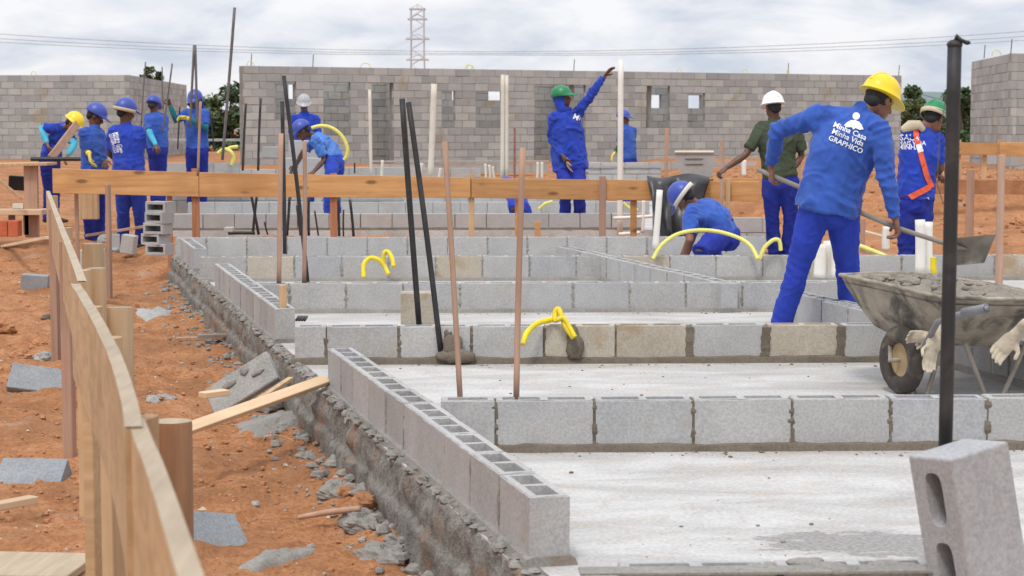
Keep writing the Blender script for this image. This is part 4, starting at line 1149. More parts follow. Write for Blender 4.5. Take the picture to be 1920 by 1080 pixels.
def helmet(root, c, fwd, up, m, k=1.0, style='helmet', band=None):
    Rm = frame(fwd, up)
    def pt(x, y, z): return c + Rm @ Vector((x, y, z)) * k
    root_h = None
    A, B, H = .112, .135, .125     # half width, half length, height
    nu = 28; prof = []
    for i in range(9):
        t = i / 8 * PI / 2; prof.append((math.cos(t), math.sin(t) * H))
    mb = MB(); vs = []
    rings = []
    rings_in = [(p[0] * .96, p[1] * .96 - .0) for p in prof]
    if style == 'helmet':
        lip = [(1.0, -.012, .055, .016), (1.0, -.016, .057, .018)]
    else:
        lip = [(1.0, -.012, .085, .0), (1.0, -.018, .088, .0)]
    def ring(s, z, front=0, rim=0, ridge=0):
        r = []
        for j in range(nu):
            an = 2 * PI * j / nu; x = math.cos(an); y = math.sin(an)
            fr = max(0, y) ** 2.2 * front
            zz = z - (.018 * max(0, y) ** 2 if front else 0)
            if ridge: zz += .006 * math.exp(-(x * 6) ** 2) * (1 if style == 'helmet' else 0)
            r.append(pt(x * (A * s + rim), y * (B * s + rim) + fr, zz))
        return r
    rings.append(ring(.97, -.020, lip[1][2] - .004, lip[1][3] - .004))
    rings.append(ring(1.0, -.017, lip[1][2], lip[1][3]))
    rings.append(ring(1.0, -.012, lip[0][2], lip[0][3]))
    rings.append(ring(1.02, -.002, 0, .001))
    for (s, z) in prof[1:-1]: rings.append(ring(s, z, ridge=1))
    rings.append(ring(.08, H, ridge=1))
    n = nu; vs = [p for r in rings for p in r]
    fs = [(i * n + j, i * n + (j + 1) % n, (i + 1) * n + (j + 1) % n, (i + 1) * n + j) for i in range(len(rings) - 1) for j in range(n)]
    fs.append(tuple((len(rings) - 1) * n + j for j in range(n)))
    fs.append(tuple(range(n - 1, -1, -1)))
    mb.add(vs, fs)
    h = mb.obj('helmet' if style == 'helmet' else 'cap', M[m], root, smooth=True)
    if style == 'helmet' and k > .5:
        mb = MB(); pts = []
        for i in range(9):
            t = PI * (.12 + .76 * i / 8); pts.append(pt(0, B * 1.0 * math.cos(t), H * math.sin(t) * 1.0 + .001))
        mb.loft(pts, [(.014 * k, .006 * k)] * 9, xax=Rm @ Vector((1, 0, 0)), n=8)
        mb.obj('ridge', M[m], h, smooth=True)
    if band:
        mb = MB(); vs = []
        for z, s in ((-.045, 1.0), (-.005, 1.04), (-.005, 1.10), (-.045, 1.06)):
            for j in range(nu):
                an = 2 * PI * j / nu; vs.append(pt(math.cos(an) * A * s, math.sin(an) * B * s - .008, z))
        mb.add(vs, [(i * nu + j, i * nu + (j + 1) % nu, ((i + 1) % 4) * nu + (j + 1) % nu, ((i + 1) % 4) * nu + j) for i in range(4) for j in range(nu)])
        mb.obj('head_band', M[band], root, smooth=True)
    return h

LIMB = dict(el=.29, wr=.265, kn=.43, an=.42)
def person(label, Y, px, face, feet=(0, 1), scale=1.0, skin='skin', shirt='blue', sleeve='short', trousers='navy', boots='boot',
           hat=('helmet', 'h_blue', None), hup=(0, 0, 1), voxel=.012, fat=1.0, gloves=(None, None), curl=(.5, .5), palm=None, sleeve_m=None,
           handdir=(None, None), group='workers building the foundations', neck_cloth=None, hem=.0, hood=None, bulk=1.0, crease=1.0):
    S = scale
    def J(key, parent=None, L=None):
        v = px[key]
        if parent is None or len(v) == 2:
            return P(v[0], v[1], Y + (v[2] if len(v) > 2 else 0))
        if isinstance(v[2], float): return P(v[0], v[1], Y + v[2])
        # choose depth so that the limb has its length
        r = ray(v[0], v[1]).normalized(); oc = C0 - parent; b = oc.dot(r); c = oc.dot(oc) - (L * S) ** 2; D = b * b - c
        if D < 0:
            q = C0 + r * (-b)
            if (q - parent).length > L * S * 1.12: print('LONG', label[:28], key, round((q - parent).length / S, 3), 'vs', L)
            return q
        t = -b + (math.sqrt(D) if v[2] > 0 else -math.sqrt(D))
        return C0 + r * t
    head = J('head'); neck = J('neck'); pel = J('pelvis')
    sh = [J('shL'), J('shR')]
    hp = [J('hipL'), J('hipR')]
    el = [J('elL', sh[0], LIMB['el']), J('elR', sh[1], LIMB['el'])]
    wr = [J('wrL', el[0], LIMB['wr']), J('wrR', el[1], LIMB['wr'])]
    kn = [J('knL', hp[0], LIMB['kn']), J('knR', hp[1], LIMB['kn'])]
    an = [J('anL', kn[0], LIMB['an']), J('anR', kn[1], LIMB['an'])]
    face = Vector(face).normalized(); hup = Vector(hup).normalized(); ft = Vector((feet[0], feet[1], 0)).normalized()
    zmin = min(a_.z for a_ in an) - .09
    root = thing('person', label, 'person', (pel.x, pel.y, zmin), group)
    sx = (sh[1] - sh[0]).normalized(); hx = (hp[1] - hp[0]).normalized()
    spine = neck - pel
    Rm = frame(face, hup)
    # ---- body: head, neck, trunk, arms, legs, hands as one surface
    mb = MB()
    def hp_(x, y, z): return head + Rm @ Vector((x, y, z)) * S
    mb.ell(hp_(0, -.012, .025), (.074 * S, .093 * S, .088 * S), Rm, 18, 12)
    mb.ell(hp_(0, .030, -.045), (.056 * S, .060 * S, .070 * S), Rm, 16, 10)
    mb.ell(hp_(0, .066, -.095), (.027 * S, .022 * S, .020 * S), Rm, 10, 8)      # chin
    mb.loft([hp_(0, .082, .012), hp_(0, .098, -.016), hp_(0, .108, -.034)], [.009 * S, .012 * S, .015 * S], n=8)  # nose
    for s_ in (-1, 1):
        mb.ell(hp_(s_ * .030, .078, .020), (.020 * S, .010 * S, .007 * S), Rm, 8, 6)   # brow
        mb.ell(hp_(s_ * .036, .062, -.032), (.018 * S, .018 * S, .016 * S), Rm, 8, 6)  # cheek
        mb.ell(hp_(s_ * .078, -.004, -.010), (.008 * S, .018 * S, .030 * S), Rm, 8, 6)  # ear
    mb.ell(hp_(0, .088, -.062), (.022 * S, .010 * S, .006 * S), Rm, 8, 6); mb.ell(hp_(0, .086, -.074), (.019 * S, .010 * S, .006 * S), Rm, 8, 6)
    mb.loft([neck - spine.normalized() * .05 * S, neck, head + Rm @ Vector((0, -.02, -.03)) * S], [.060 * S, .056 * S, .054 * S], n=12)
    mb.loft([pel, pel.lerp(neck, .35), pel.lerp(neck, .8), neck], [(.12 * S, .08 * S), (.11 * S, .075 * S), (.13 * S, .08 * S), (.05 * S, .05 * S)], xax=[hx, hx.lerp(sx, .4), sx, sx], n=14)
    lw = .72 if sleeve == 'long' else 1
    for i in (0, 1):
        mb.loft([neck - spine.normalized() * .06 * S, sh[i]], [.05 * S, .042 * S], n=8)
        f_ = (wr[i] - el[i]).normalized()
        mb.loft([sh[i], sh[i].lerp(el[i], .45), el[i], el[i].lerp(wr[i], .35), wr[i]], [.046 * S * lw, .046 * S * fat * lw, .037 * S * lw, .040 * S * fat * lw, .026 * S], n=10)
        mb.loft([hp[i], kn[i], an[i]], [.07 * S, .045 * S, .032 * S], n=10)
    me = remesh(mb, voxel * .8, 2)
    hm = MB(); gm = [MB(), MB()]
    for i in (0, 1):
        fd = Vector(handdir[i]) if handdir[i] else (wr[i] - el[i])
        pn = Vector(palm[i]) if palm and palm[i] else Vector((0, -.3, -1)) + face * .5
        if abs(pn.normalized().dot(fd.normalized())) > .95: pn = Vector((1 if i == 0 else -1, .2, 0))
        tgt = gm[i] if gloves[i] else hm
        hand(tgt, wr[i], fd, pn, S * (1.18 if gloves[i] else 1.05), curl[i], 1 if i else -1)
    me = join_mesh(me, hm) if hm.v else me
    put(me, 'body', skin, root)
    for i in (0, 1):
        if gloves[i]:
            gm[i].loft([wr[i].lerp(el[i], .16), wr[i]], [.036 * S, .032 * S], n=10)
            gm[i].obj('glove', M[gloves[i]], root, smooth=True)
    # eyes
    for s_ in (-1, 1):
        e_ = MB(); e_.ell(hp_(s_ * .030, .078, .003), (.011 * S, .007 * S, .006 * S), Rm, 8, 6); e_.obj('eye', M['eye'], root, smooth=True)
    # hair under the hat
    mb = MB(); mb.ell(hp_(0, -.020, .030), (.080 * S, .096 * S, .090 * S), Rm, 18, 12)
    mb.ell(hp_(0, -.060, -.018), (.064 * S, .045 * S, .055 * S), Rm, 14, 10)
    mb.obj('hair', M['hair'], root, smooth=True)
    if hat: helmet(root, head + Rm @ Vector((0, -.008, .045)) * S, face, hup, hat[1], S * .98, hat[0], hat[2])
    def fold(v, joints, A):
        w_ = Vector((v.x * 5 + v.z * 2.2, v.y * 5, v.z * 3.2 - v.x * 2)) + Vector((Y, 0, 3)) + .5 * noise.noise_vector(v * 5)
        d = A * 1.5 * (1 - min(1, abs(noise.noise(w_)) * 3.2)) ** 2 + A * .9 * (1 - min(1, abs(noise.noise(w_ * 2.1 + Vector((7, 7, 7)))) * 3)) ** 2 - A * .5 + A * .35 * noise.noise(v * 24)
        for (j, ax, r) in joints:
            q = v - j; dd_ = q.length
            if dd_ < r * 2.2:
                w = math.exp(-(dd_ / r) ** 2); t = q.dot(ax)
                d += w * A * .9 * (1 - 2 * abs(math.sin(t * PI / .06 + 3.5 * noise.noise(v * 5))) ** .7)
        return d
    def fold_old(v, joints, A):
        d = A * 1.4 * (.6 - 2.0 * abs(noise.noise(Vector((v.x * 8 + v.z * 3, v.y * 9, v.z * 4 - v.x * 3)) + Vector((Y, 0, 0))))) + A * .45 * noise.noise(v * 20)
        for (j, ax, r) in joints:
            q = v - j; dd_ = q.length
            if dd_ < r * 2.2:
                w = math.exp(-(dd_ / r) ** 2); t = q.dot(ax)
                d += w * A * .75 * math.sin(t * 2 * PI / .065 + 7 * noise.noise(v * 6))
        return d
    # ---- trousers
    mb = MB()
    up_s = spine.normalized()
    hipmid = (hp[0] + hp[1]) / 2
    mb.loft([hipmid - up_s * .03 * S, hipmid + up_s * .06 * S, pel.lerp(neck, .18)], [(.165 * S * fat, .115 * S * fat), (.17 * S * fat, .122 * S * fat), (.15 * S * fat, .108 * S * fat)], xax=hx, n=20)
    for i in (0, 1):
        ax = (an[i] - kn[i]).normalized()
        end = an[i] + ax * .03 * S
        mb.loft([hp[i] + up_s * .02 * S, hp[i].lerp(kn[i], .35), kn[i], kn[i].lerp(an[i], .4), end], [.098 * S * fat, .094 * S * fat, .074 * S, .073 * S, .070 * S], n=14, dome=False)
    A = .009 * S * crease
    jt = [(kn[i], (an[i] - hp[i]).normalized(), .10) for i in (0, 1)] + [(an[i], (an[i] - kn[i]).normalized(), .10) for i in (0, 1)] + [(hp[i], (kn[i] - hp[i]).normalized(), .09) for i in (0, 1)]
    me = remesh(mb, voxel, 2, lambda v: fold(v, jt, A * .6)); tr_ = put(me, 'trousers', trousers, root)
    # ---- shirt
    mb = MB()
    h0 = hipmid + up_s * (.03 - hem) * S
    sp = px.get('belly')
    mids = [pel.lerp(neck, .30), pel.lerp(neck, .62), pel.lerp(neck, .86), neck - up_s * .005]
    mb.loft([h0] + mids, [(.178 * S * fat * bulk, .130 * S * fat * bulk), (.168 * S * fat * bulk, .122 * S * fat * bulk), (.185 * S * fat * bulk ** .5, .128 * S * fat * bulk ** .5), (.165 * S, .105 * S), (.070 * S, .066 * S)],
            xax=[hx, hx.lerp(sx, .3), hx.lerp(sx, .75), sx, sx], n=22, dome=False)
    sj = []
    for i in (0, 1):
        mb.loft([pel.lerp(neck, .90), sh[i]], [.065 * S, .066 * S], n=12)
        mb.loft([pel.lerp(neck, .68) + (sh[i] - pel.lerp(neck, .9)) * .55, sh[i].lerp(el[i], .25)], [.075 * S, .062 * S], n=12)
        if sleeve == 'short':
            mb.loft([sh[i], sh[i].lerp(el[i], .4), sh[i].lerp(el[i], .80)], [.068 * S, .066 * S, .068 * S], n=12, dome=False)
        else:
            mb.loft([sh[i], sh[i].lerp(el[i], .5), el[i], el[i].lerp(wr[i], .5), wr[i].lerp(el[i], .04)], [.070 * S, .066 * S, .056 * S, .051 * S, .040 * S], n=14, dome=False)
            sj.append((el[i], (wr[i] - sh[i]).normalized(), .10)); sj.append((wr[i], (wr[i] - el[i]).normalized(), .08))
        sj.append((sh[i], (el[i] - sh[i]).normalized(), .10))
    sj.append((h0 + up_s * .1, up_s, .16))
    if sleeve == 'long' or True:
        mb.loft([neck - up_s * .03 * S, neck + (head - neck).normalized() * .035 * S], [(.070 * S, .066 * S), (.062 * S, .060 * S)], xax=sx, n=14, dome=False)
    me = remesh(mb, voxel, 2, lambda v: fold(v, sj, A)); sh_o = put(me, 'shirt', shirt, root)
    if sleeve_m:
        for i in (0, 1):
            mb = MB(); mb.loft([sh[i].lerp(el[i], .5), el[i], el[i].lerp(wr[i], .5), wr[i].lerp(el[i], .06)], [.054 * S, .048 * S, .044 * S, .034 * S], n=12)
            mb.obj('sleeve', M[sleeve_m], root, smooth=True)
    # ---- boots
    for i in (0, 1):
        a_ = an[i]; mb = MB()
        mb.loft([a_ + Vector((0, 0, .03)) * S, a_ + Vector((0, 0, -.05)) * S], [.045 * S, .045 * S], n=12)
        mb.loft([a_ - ft * .05 * S + Vector((0, 0, -.055)) * S, a_ + ft * .05 * S + Vector((0, 0, -.052)) * S, a_ + ft * .14 * S + Vector((0, 0, -.062)) * S, a_ + ft * .19 * S + Vector((0, 0, -.066)) * S],
                [(.040 * S, .036 * S), (.046 * S, .040 * S), (.046 * S, .030 * S), (.036 * S, .022 * S)], xax=Vector((ft.y, -ft.x, 0)), n=12)
        me = remesh(mb, voxel, 1); bo = put(me, 'boot', boots, root)
    if neck_cloth:
        mb = MB(); mb.loft([hp_(0, -.075, .04), hp_(0, -.085, -.04), hp_(0, -.08, -.12), hp_(0, -.095, -.18)], [(.085 * S, .03 * S), (.09 * S, .035 * S), (.10 * S, .04 * S), (.10 * S, .03 * S)], xax=Rm @ Vector((1, 0, 0)), n=14)
        me = remesh(mb, voxel, 2, lambda v: fold(v, [], A)); put(me, 'neck_cloth', neck_cloth, root)
    if hood:
        mb = MB(); mb.ell(hp_(0, -.02, 0.02), (.092 * S, .105 * S, .12 * S), Rm, 18, 12); 
        mb.loft([hp_(0, -.03, -.04), neck], [.085 * S, .10 * S], n=14)
        t_ = remesh(mb, voxel, 1)
        # open the face
        bm = bmesh.new(); bm.from_mesh(t_)
        kill = [v for v in bm.verts if (Rm.transposed() @ (v.co - head)).y > .045 * S and abs((Rm.transposed() @ (v.co - head)).z + .02) < .095 * S]
        bmesh.ops.delete(bm, geom=kill, context='VERTS'); bm.to_mesh(t_); bm.free()
        put(t_, 'hood', hood, root)
    return dict(root=root, shirt=sh_o, trousers=tr_, wr=wr, el=el, sh=sh, hp=hp, pel=pel, neck=neck, head=head, an=an, S=S, Rm=Rm, kn=kn)

def print_text(fig, lines, m='white_print', logo=False, offset=.004, name='print'):
    """flat print laid on the cloth: lines = [(text, px, py, size_m, dirx px, diry px)] seen from the front"""
    so = fig['shirt']; me = so.data
    bvh = BVHTree.FromPolygons([v.co.copy() for v in me.vertices], [tuple(p.vertices) for p in me.polygons])
    vs = []; fs = []; d0 = fig['pel']
    def project(q):
        """q: world point near the cloth -> on the cloth, seen from outside"""
        r = (q - C0).normalized(); st = q - r * 1.2
        hit, nrm, idx, dist = bvh.ray_cast(st, r, 3)
        if hit is None: return None
        return hit - r * offset * 2
    for (txt, px_, py_, size, ang) in lines:
        cu = bpy.data.curves.new('t', 'FONT'); cu.body = txt; cu.size = size; cu.align_x = 'CENTER'; cu.offset = size * .018; cu.resolution_u = 2
        o = bpy.data.objects.new('t', cu); col.objects.link(o)
        dg = bpy.context.evaluated_depsgraph_get(); t = bpy.data.meshes.new_from_object(o.evaluated_get(dg))
        bpy.data.objects.remove(o)
        c0 = P(px_, py_, d0.y); ca, sa = math.cos(ang), math.sin(ang)
        base = len(vs); ok = []
        for v in t.vertices:
            x_, y_ = v.co.x, v.co.y
            q = c0 + Vector((x_ * ca - y_ * sa, 0, x_ * sa + y_ * ca)); pr = project(q); ok.append(pr is not None); vs.append(pr if pr is not None else q)
        for p in t.polygons:
            if all(ok[i] for i in p.vertices): fs.append(tuple(base + i for i in p.vertices))
    if logo:
        (lx, ly, s_, ang) = logo; c0 = P(lx, ly, d0.y); ca, sa = math.cos(ang), math.sin(ang)
        shapes = [[(.0 + .022 * math.cos(t * PI / 8), .050 + .022 * math.sin(t * PI / 8)) for t in range(16)],
                  [(-.060, -.018), (-.045, .004), (-.025, .020), (0, .026), (.025, .020), (.045, .004), (.060, -.018), (.040, -.026), (.012, -.020), (0, -.032), (-.012, -.020), (-.040, -.026)]]
        for sh_ in shapes:
            base = len(vs); good = True; tmp = []
            for (x_, y_) in [(0 if len(sh_) == 16 else 0, .05 if len(sh_) == 16 else 0)] + sh_:
                x_ *= s_; y_ *= s_; q = c0 + Vector((x_ * ca - y_ * sa, 0, x_ * sa + y_ * ca)); pr = project(q)
                if pr is None: good = False; pr = q
                tmp.append(pr)
            if good:
                vs += tmp; n = len(sh_); fs += [(base, base + 1 + i, base + 1 + (i + 1) % n) for i in range(n)]
    mb = MB(); mb.add(vs, fs)
    return mb.obj(name, M[m], so)

# 1 the shoveller
p1 = person('man in yellow helmet and blue jacket bending to shovel mortar into the wheelbarrow', 12.0,
    dict(head=(1650, 188), neck=(1617, 207), pelvis=(1552, 352), shL=(1540, 216, .05), shR=(1652, 240, -.12), hipL=(1530, 385, -.02), hipR=(1578, 388, .05),
         elL=(1459, 244, 1), wrL=(1446, 312, 1), elR=(1662, 332, 1), wrR=(1679, 410, 1), knL=(1496, 505, 1), knR=(1589, 505, 1), anL=(1463, 614, 1), anR=(1597, 612, 1)),
    face=(.80, .52, -.42), feet=(.5, .8), hup=(.30, .15, .9), voxel=.009, shirt='blue', sleeve='long', trousers='royal', hat=('helmet', 'h_yellow', None), fat=1.07,
    gloves=(None, None), curl=(.85, .85), hem=.07, bulk=1.14, crease=.95, palm=((.6, .2, -.6), (-.5, .1, -.8)), handdir=((.05, .15, -1), (.2, .1, -1)))
print_text(p1, [('Minha Casa', 1592, 250, .048, -.40), ('Minha Vida', 1588, 262, .048, -.40), ('GRAPHICO', 1584, 275, .046, -.40)], logo=(1602, 233, 1.05, -.2))

# shovel
def shovel():
    a_ = (p1['wr'][0] + Vector((.01, 0, -.06))); b2 = (p1['wr'][1] + Vector((.02, .03, -.06)))
    d = (b2 - a_).normalized()
    root = thing('shovel', 'long-handled shovel with mud-caked square blade held over the wheelbarrow', 'shovel', b2)
    mb = MB(); s0 = a_ - d * .10; 
    q = P(1796, 464, b2.y - .05); d2 = (q - b2).normalized()
    mb.loft([s0, a_, a_.lerp(b2, .5), b2, b2 + d2 * (q - b2).length * .6, q], [.0155] * 6, n=12); mb.obj('shaft', M['shaft'], root, smooth=True)
    # blade
    Yb = q.y
    cs = [(1783, 447), (1868, 439), (1846, 492), (1789, 497)]
    n = 8; vs = []
    for j in range(n + 1):
        for i in range(n + 1):
            u, v = i / n, j / n
            x_ = (1 - v) * ((1 - u) * cs[0][0] + u * cs[1][0]) + v * ((1 - u) * cs[3][0] + u * cs[2][0]); y_ = (1 - v) * ((1 - u) * cs[0][1] + u * cs[1][1]) + v * ((1 - u) * cs[3][1] + u * cs[2][1])
            dep = .07 * (1 - (2 * v - 1) ** 2) + .10 * (v - .5) + .02 * math.sin(u * 9) * v
            vs.append(P(x_, y_, Yb + dep - .02))
    m2 = [Vector(v) + Vector((.0, .006, -.004)) for v in vs]; N = n + 1
    fs = [(j * N + i, j * N + i + 1, (j + 1) * N + i + 1, (j + 1) * N + i) for j in range(n) for i in range(n)]
    fs += [tuple(N * N + k for k in reversed(f)) for f in list(fs)]
    for i in range(n):
        fs += [(i, N * N + i, N * N + i + 1, i + 1), (n * N + i, n * N + i + 1, N * N + n * N + i + 1, N * N + n * N + i), (i * N, (i + 1) * N, N * N + (i + 1) * N, N * N + i * N), (i * N + n, N * N + i * N + n, N * N + (i + 1) * N + n, (i + 1) * N + n)]
    mb = MB(); mb.add(vs + m2, fs); mb.obj('blade', M['shovel'], root, smooth=False)
    mb = MB(); mb.loft([b2.lerp(q, .88), P(1790, 462, Yb), P(1812, 467, Yb + .05)], [.019, .022, (.018, .008)], n=10); mb.obj('socket', M['shovel'], root, smooth=True)
shovel()

# 2 white helmet, olive shirt
p2 = person('man in white helmet and olive green shirt holding out his left arm', 19.5,
    dict(head=(1449, 201), neck=(1452, 226), pelvis=(1462, 325), shL=(1428, 240, 0), shR=(1492, 243, .05), hipL=(1447, 338, 0), hipR=(1480, 338, 0),
         elL=(1398, 290, -.10), wrL=(1362, 315, -.15), elR=(1503, 292, 1), wrR=(1480, 326, -1), knL=(1447, 408, 1), knR=(1481, 408, 1), anL=(1452, 474, 1), anR=(1478, 474, 1)),
    face=(-.35, .9, -.15), feet=(-.3, 1), hup=(0, 0, 1), voxel=.013, shirt='olive', sleeve='short', trousers='navy', skin='skin_dk', hat=('helmet', 'h_white', None), scale=.96, fat=1.08, curl=(.9, .6))
# 3 harness
p3_ = person('man in green helmet with orange safety harness over blue shirt, beyond the wheelbarrow', 17.0,
    dict(head=(1752, 222), neck=(1733, 240), pelvis=(1712, 365), shL=(1703, 252, -.05), shR=(1754, 258, .02), hipL=(1698, 380, 0), hipR=(1730, 380, 0.03),
         elL=(1700, 312, 1), wrL=(1745, 325, 1), elR=(1764, 316, 1), wrR=(1752, 330, 1), knL=(1700, 470, 1), knR=(1726, 470, 1), anL=(1692, 562, 1), anR=(1722, 562, 1)),
    face=(.55, .7, -.45), feet=(.4, 1), hup=(.25, .3, .9), voxel=.013, shirt='blue2', sleeve='short', trousers='navy', hat=('helmet', 'h_green', 'beige'), fat=1.0, scale=1.02)
print_text(p3_, [('SALA', 1705, 263, .075, .0), ('MAIS VIDA', 1710, 272, .052, .0), ('MINHA', 1704, 280, .060, -.02)])
def strap(fig, pts, w, m, name='harness_strap', off=.012):
    me = fig['shirt'].data
    bvh = BVHTree.FromPolygons([v.co.copy() for v in me.vertices], [tuple(p.vertices) for p in me.polygons])
    q = []
    for i in range(len(pts) - 1):
        for k in range(8):
            t = k / 8; q.append((pts[i][0] * (1 - t) + pts[i + 1][0] * t, pts[i][1] * (1 - t) + pts[i + 1][1] * t))
    q.append(pts[-1]); vs = []; ok = []
    for i, (x_, y_) in enumerate(q):
        a_, b2 = q[max(i - 1, 0)], q[min(i + 1, len(q) - 1)]
        dx_, dy_ = b2[0] - a_[0], b2[1] - a_[1]; l = math.hypot(dx_, dy_); nx_, ny_ = -dy_ / l * w / 2, dx_ / l * w / 2
        for s_ in (-1, 1):
            r = ray(x_ + nx_ * s_, y_ + ny_ * s_).normalized(); hit = bvh.ray_cast(C0, r, 60)[0]
            if hit is None: hit = bvh.find_nearest(P(x_ + nx_ * s_, y_ + ny_ * s_, fig['pel'].y))[0]
            vs.append(hit - r * off); vs.append(hit - r * (off - .006))
    n = len(q); fs = []
    for i in range(n - 1):
        a_ = i * 4; b2 = a_ + 4
        fs += [(a_, a_ + 2, b2 + 2, b2), (a_ + 1, b2 + 1, b2 + 3, a_ + 3), (a_, b2, b2 + 1, a_ + 1), (a_ + 2, a_ + 3, b2 + 3, b2 + 2)]
    mb = MB(); mb.add(vs, fs); return mb.obj(name, M[m], fig['root'])
strap(p3_, [(1716, 230), (1718, 255), (1722, 272), (1738, 330), (1748, 352)], 10, 'orange_web')
strap(p3_, [(1722, 270), (1727, 285)], 10.5, 'white_print', 'reflective_patch', .016)
strap(p3_, [(1688, 374), (1704, 371), (1730, 358), (1744, 350)], 11, 'orange_web', 'waist_strap')
strap(p3_, [(1688, 378), (1712, 380), (1742, 372)], 5, 'white_print', 'belt')
mb = MB(); q = P(1706, 236, 16.9)
mb.loft([q + Vector((-.06, 0, -.03)), q, q + Vector((.08, 0, .01)), q + Vector((.12, .02, -.03))], [(.03, .02), (.05, .03), (.04, .03), (.03, .02)], n=10); mb.obj('shoulder_pad', M['beige'], p3_['root'], smooth=True)
# 4 crouching
p4 = person('crouching man in blue cap with pale band, back bent over, under the yellow hose', 17.6,
    dict(head=(1283, 372, -.05), neck=(1303, 386), pelvis=(1362, 425, .0), shL=(1296, 398, -.18), shR=(1318, 385, .18), hipL=(1352, 445, -.14), hipR=(1368, 440, .16),
         elL=(1293, 452, -1), wrL=(1283, 486, 1), elR=(1300, 440, 1), wrR=(1280, 478, 1), knL=(1312, 470, -1), knR=(1335, 462, 1), anL=(1345, 525, 1), anR=(1355, 525, 1)),
    face=(-.45, .5, -.8), feet=(-1, .1), hup=(-.8, .25, .45), voxel=.013, shirt='sky', sleeve='short', trousers='navy', hat=('cap', 'h_blue', 'pvc_old'), fat=1.12, scale=1.02)
p4['shirt'].data.materials[0] = M['blue']
# 5 pointing
p5_ = person('man in green helmet pointing up to the right with a raised arm', 25.0,
    dict(head=(1054, 184), neck=(1058, 205), pelvis=(1069, 305), shL=(1037, 218, -.05), shR=(1083, 212, .03), hipL=(1058, 318, 0), hipR=(1082, 318, 0),
         elL=(1035, 262, .02), wrL=(1055, 292, -.18), elR=(1107, 178, 0.0), wrR=(1134, 143, 0.0), knL=(1059, 362, -1), knR=(1086, 362, -1), anL=(1060, 412, 1), anR=(1088, 412, 1)),
    face=(.85, -.25, .12), feet=(.6, -1), hup=(-.1, 0, 1), voxel=.014, shirt='blue2', sleeve='long', trousers='navy', skin='skin_dk', hat=('cap', 'h_green', None), fat=1.06, scale=1.03,
    hood='blue2', curl=(.5, .25), gloves=(None, None), hem=.04, bulk=1.2, crease=1.4)
mb = MB(); q = p5_['wr'][0]
hand(mb, q + Vector((.05, -.03, -.05)), Vector((.25, 0, -1)), Vector((1, 0, 0)), 1.1, .3)
tag(mb.obj('glove_pair', M['glove_p'], smooth=True), 'pinkish work gloves held in the lowered hand of the pointing man', 'gloves')
print_text(p5_, [('MC', 1083, 226, .10, -.4)])
# 6 far man with glove
p6 = person('far man in blue cap with a yellow glove, behind the white pipe', 33.5,
    dict(head=(1169, 222), neck=(1173, 236), pelvis=(1178, 292), shL=(1164, 243, -.08), shR=(1188, 244, .08), hipL=(1172, 302, -.05), hipR=(1185, 302, .05),
         elL=(1163, 272, -.1), wrL=(1152, 287, -.2), elR=(1183, 270, 1), wrR=(1170, 290, -1), knL=(1172, 346, 1), knR=(1186, 346, 1), anL=(1172, 390, 1), anR=(1186, 390, 1)),
    face=(.9, -.3, -.05), feet=(1, -.3), voxel=.017, shirt='sky', sleeve='short', sleeve_m='dkgreen', trousers='navy', skin='skin_dk', hat=('cap', 'h_blue', None), scale=.95, gloves=('glove_y', None))
p6['shirt'].data.materials[0] = M['blue']
# 7 bent man
p7 = person('man in blue helmet bent double over the pale block pile left of the doorway', 26.0,
    dict(head=(567, 246, -.1), neck=(587, 256), pelvis=(630, 290, .1), shL=(592, 262, -.18), shR=(600, 258, .18), hipL=(624, 303, -.10), hipR=(636, 303, .14),
         elL=(608, 300, -1), wrL=(588, 322, -1), elR=(568, 285, 1), wrR=(555, 310, 1), knL=(616, 352, -1), knR=(628, 352, 1), anL=(618, 405, 1), anR=(630, 405, 1)),
    face=(-.75, -.15, -.55), feet=(-1, 0), hup=(-.5, 0, .85), voxel=.015, shirt='sky', sleeve='short', trousers='blue2', skin='skin_dk', hat=('cap', 'h_blue', None), scale=1.0, fat=.98, crease=1.4)
# 8 grey helmet
p8 = person('man in grey helmet standing behind the bent man, only head and shoulders showing', 30.5,
    dict(head=(570, 196), neck=(571, 212), pelvis=(572, 284), shL=(551, 222, 0), shR=(592, 222, 0), hipL=(563, 294, 0), hipR=(581, 294, 0),
         elL=(547, 256, 1), wrL=(560, 284, -1), elR=(597, 256, 1), wrR=(586, 284, -1), knL=(563, 345, 1), knR=(581, 345, 1), anL=(563, 392, 1), anR=(581, 392, 1)),
    face=(.1, -1, -.25), feet=(0, -1), voxel=.016, shirt='blue2', sleeve='short', trousers='navy', skin='skin_dk', hat=('helmet', 'h_grey', None))
# 9 cap man
p9 = person('man in cap with neck flap, teal sleeves and yellow gloves, gripping a thin rod', 29.0,
    dict(head=(366, 188), neck=(368, 205), pelvis=(369, 272), shL=(349, 212, 0), shR=(388, 212, 0), hipL=(360, 282, 0), hipR=(379, 282, 0),
         elL=(330, 226, -.1), wrL=(319, 198, -.15), elR=(386, 240, -.12), wrR=(352, 222, -.28), knL=(359, 330, 1), knR=(380, 330, 1), anL=(359, 378, 1), anR=(380, 378, 1)),
    face=(-.25, -1, -.3), feet=(0, -1), voxel=.016, shirt='sky', sleeve='short', sleeve_m='teal', trousers='navy', skin='skin_dk', hat=('cap', 'h_blue', None), neck_cloth='blue2', gloves=(None, 'glove_y'), curl=(1, .6), handdir=(None, (-1, -.2, .15)))
p9['shirt'].data.materials[0] = M['blue']
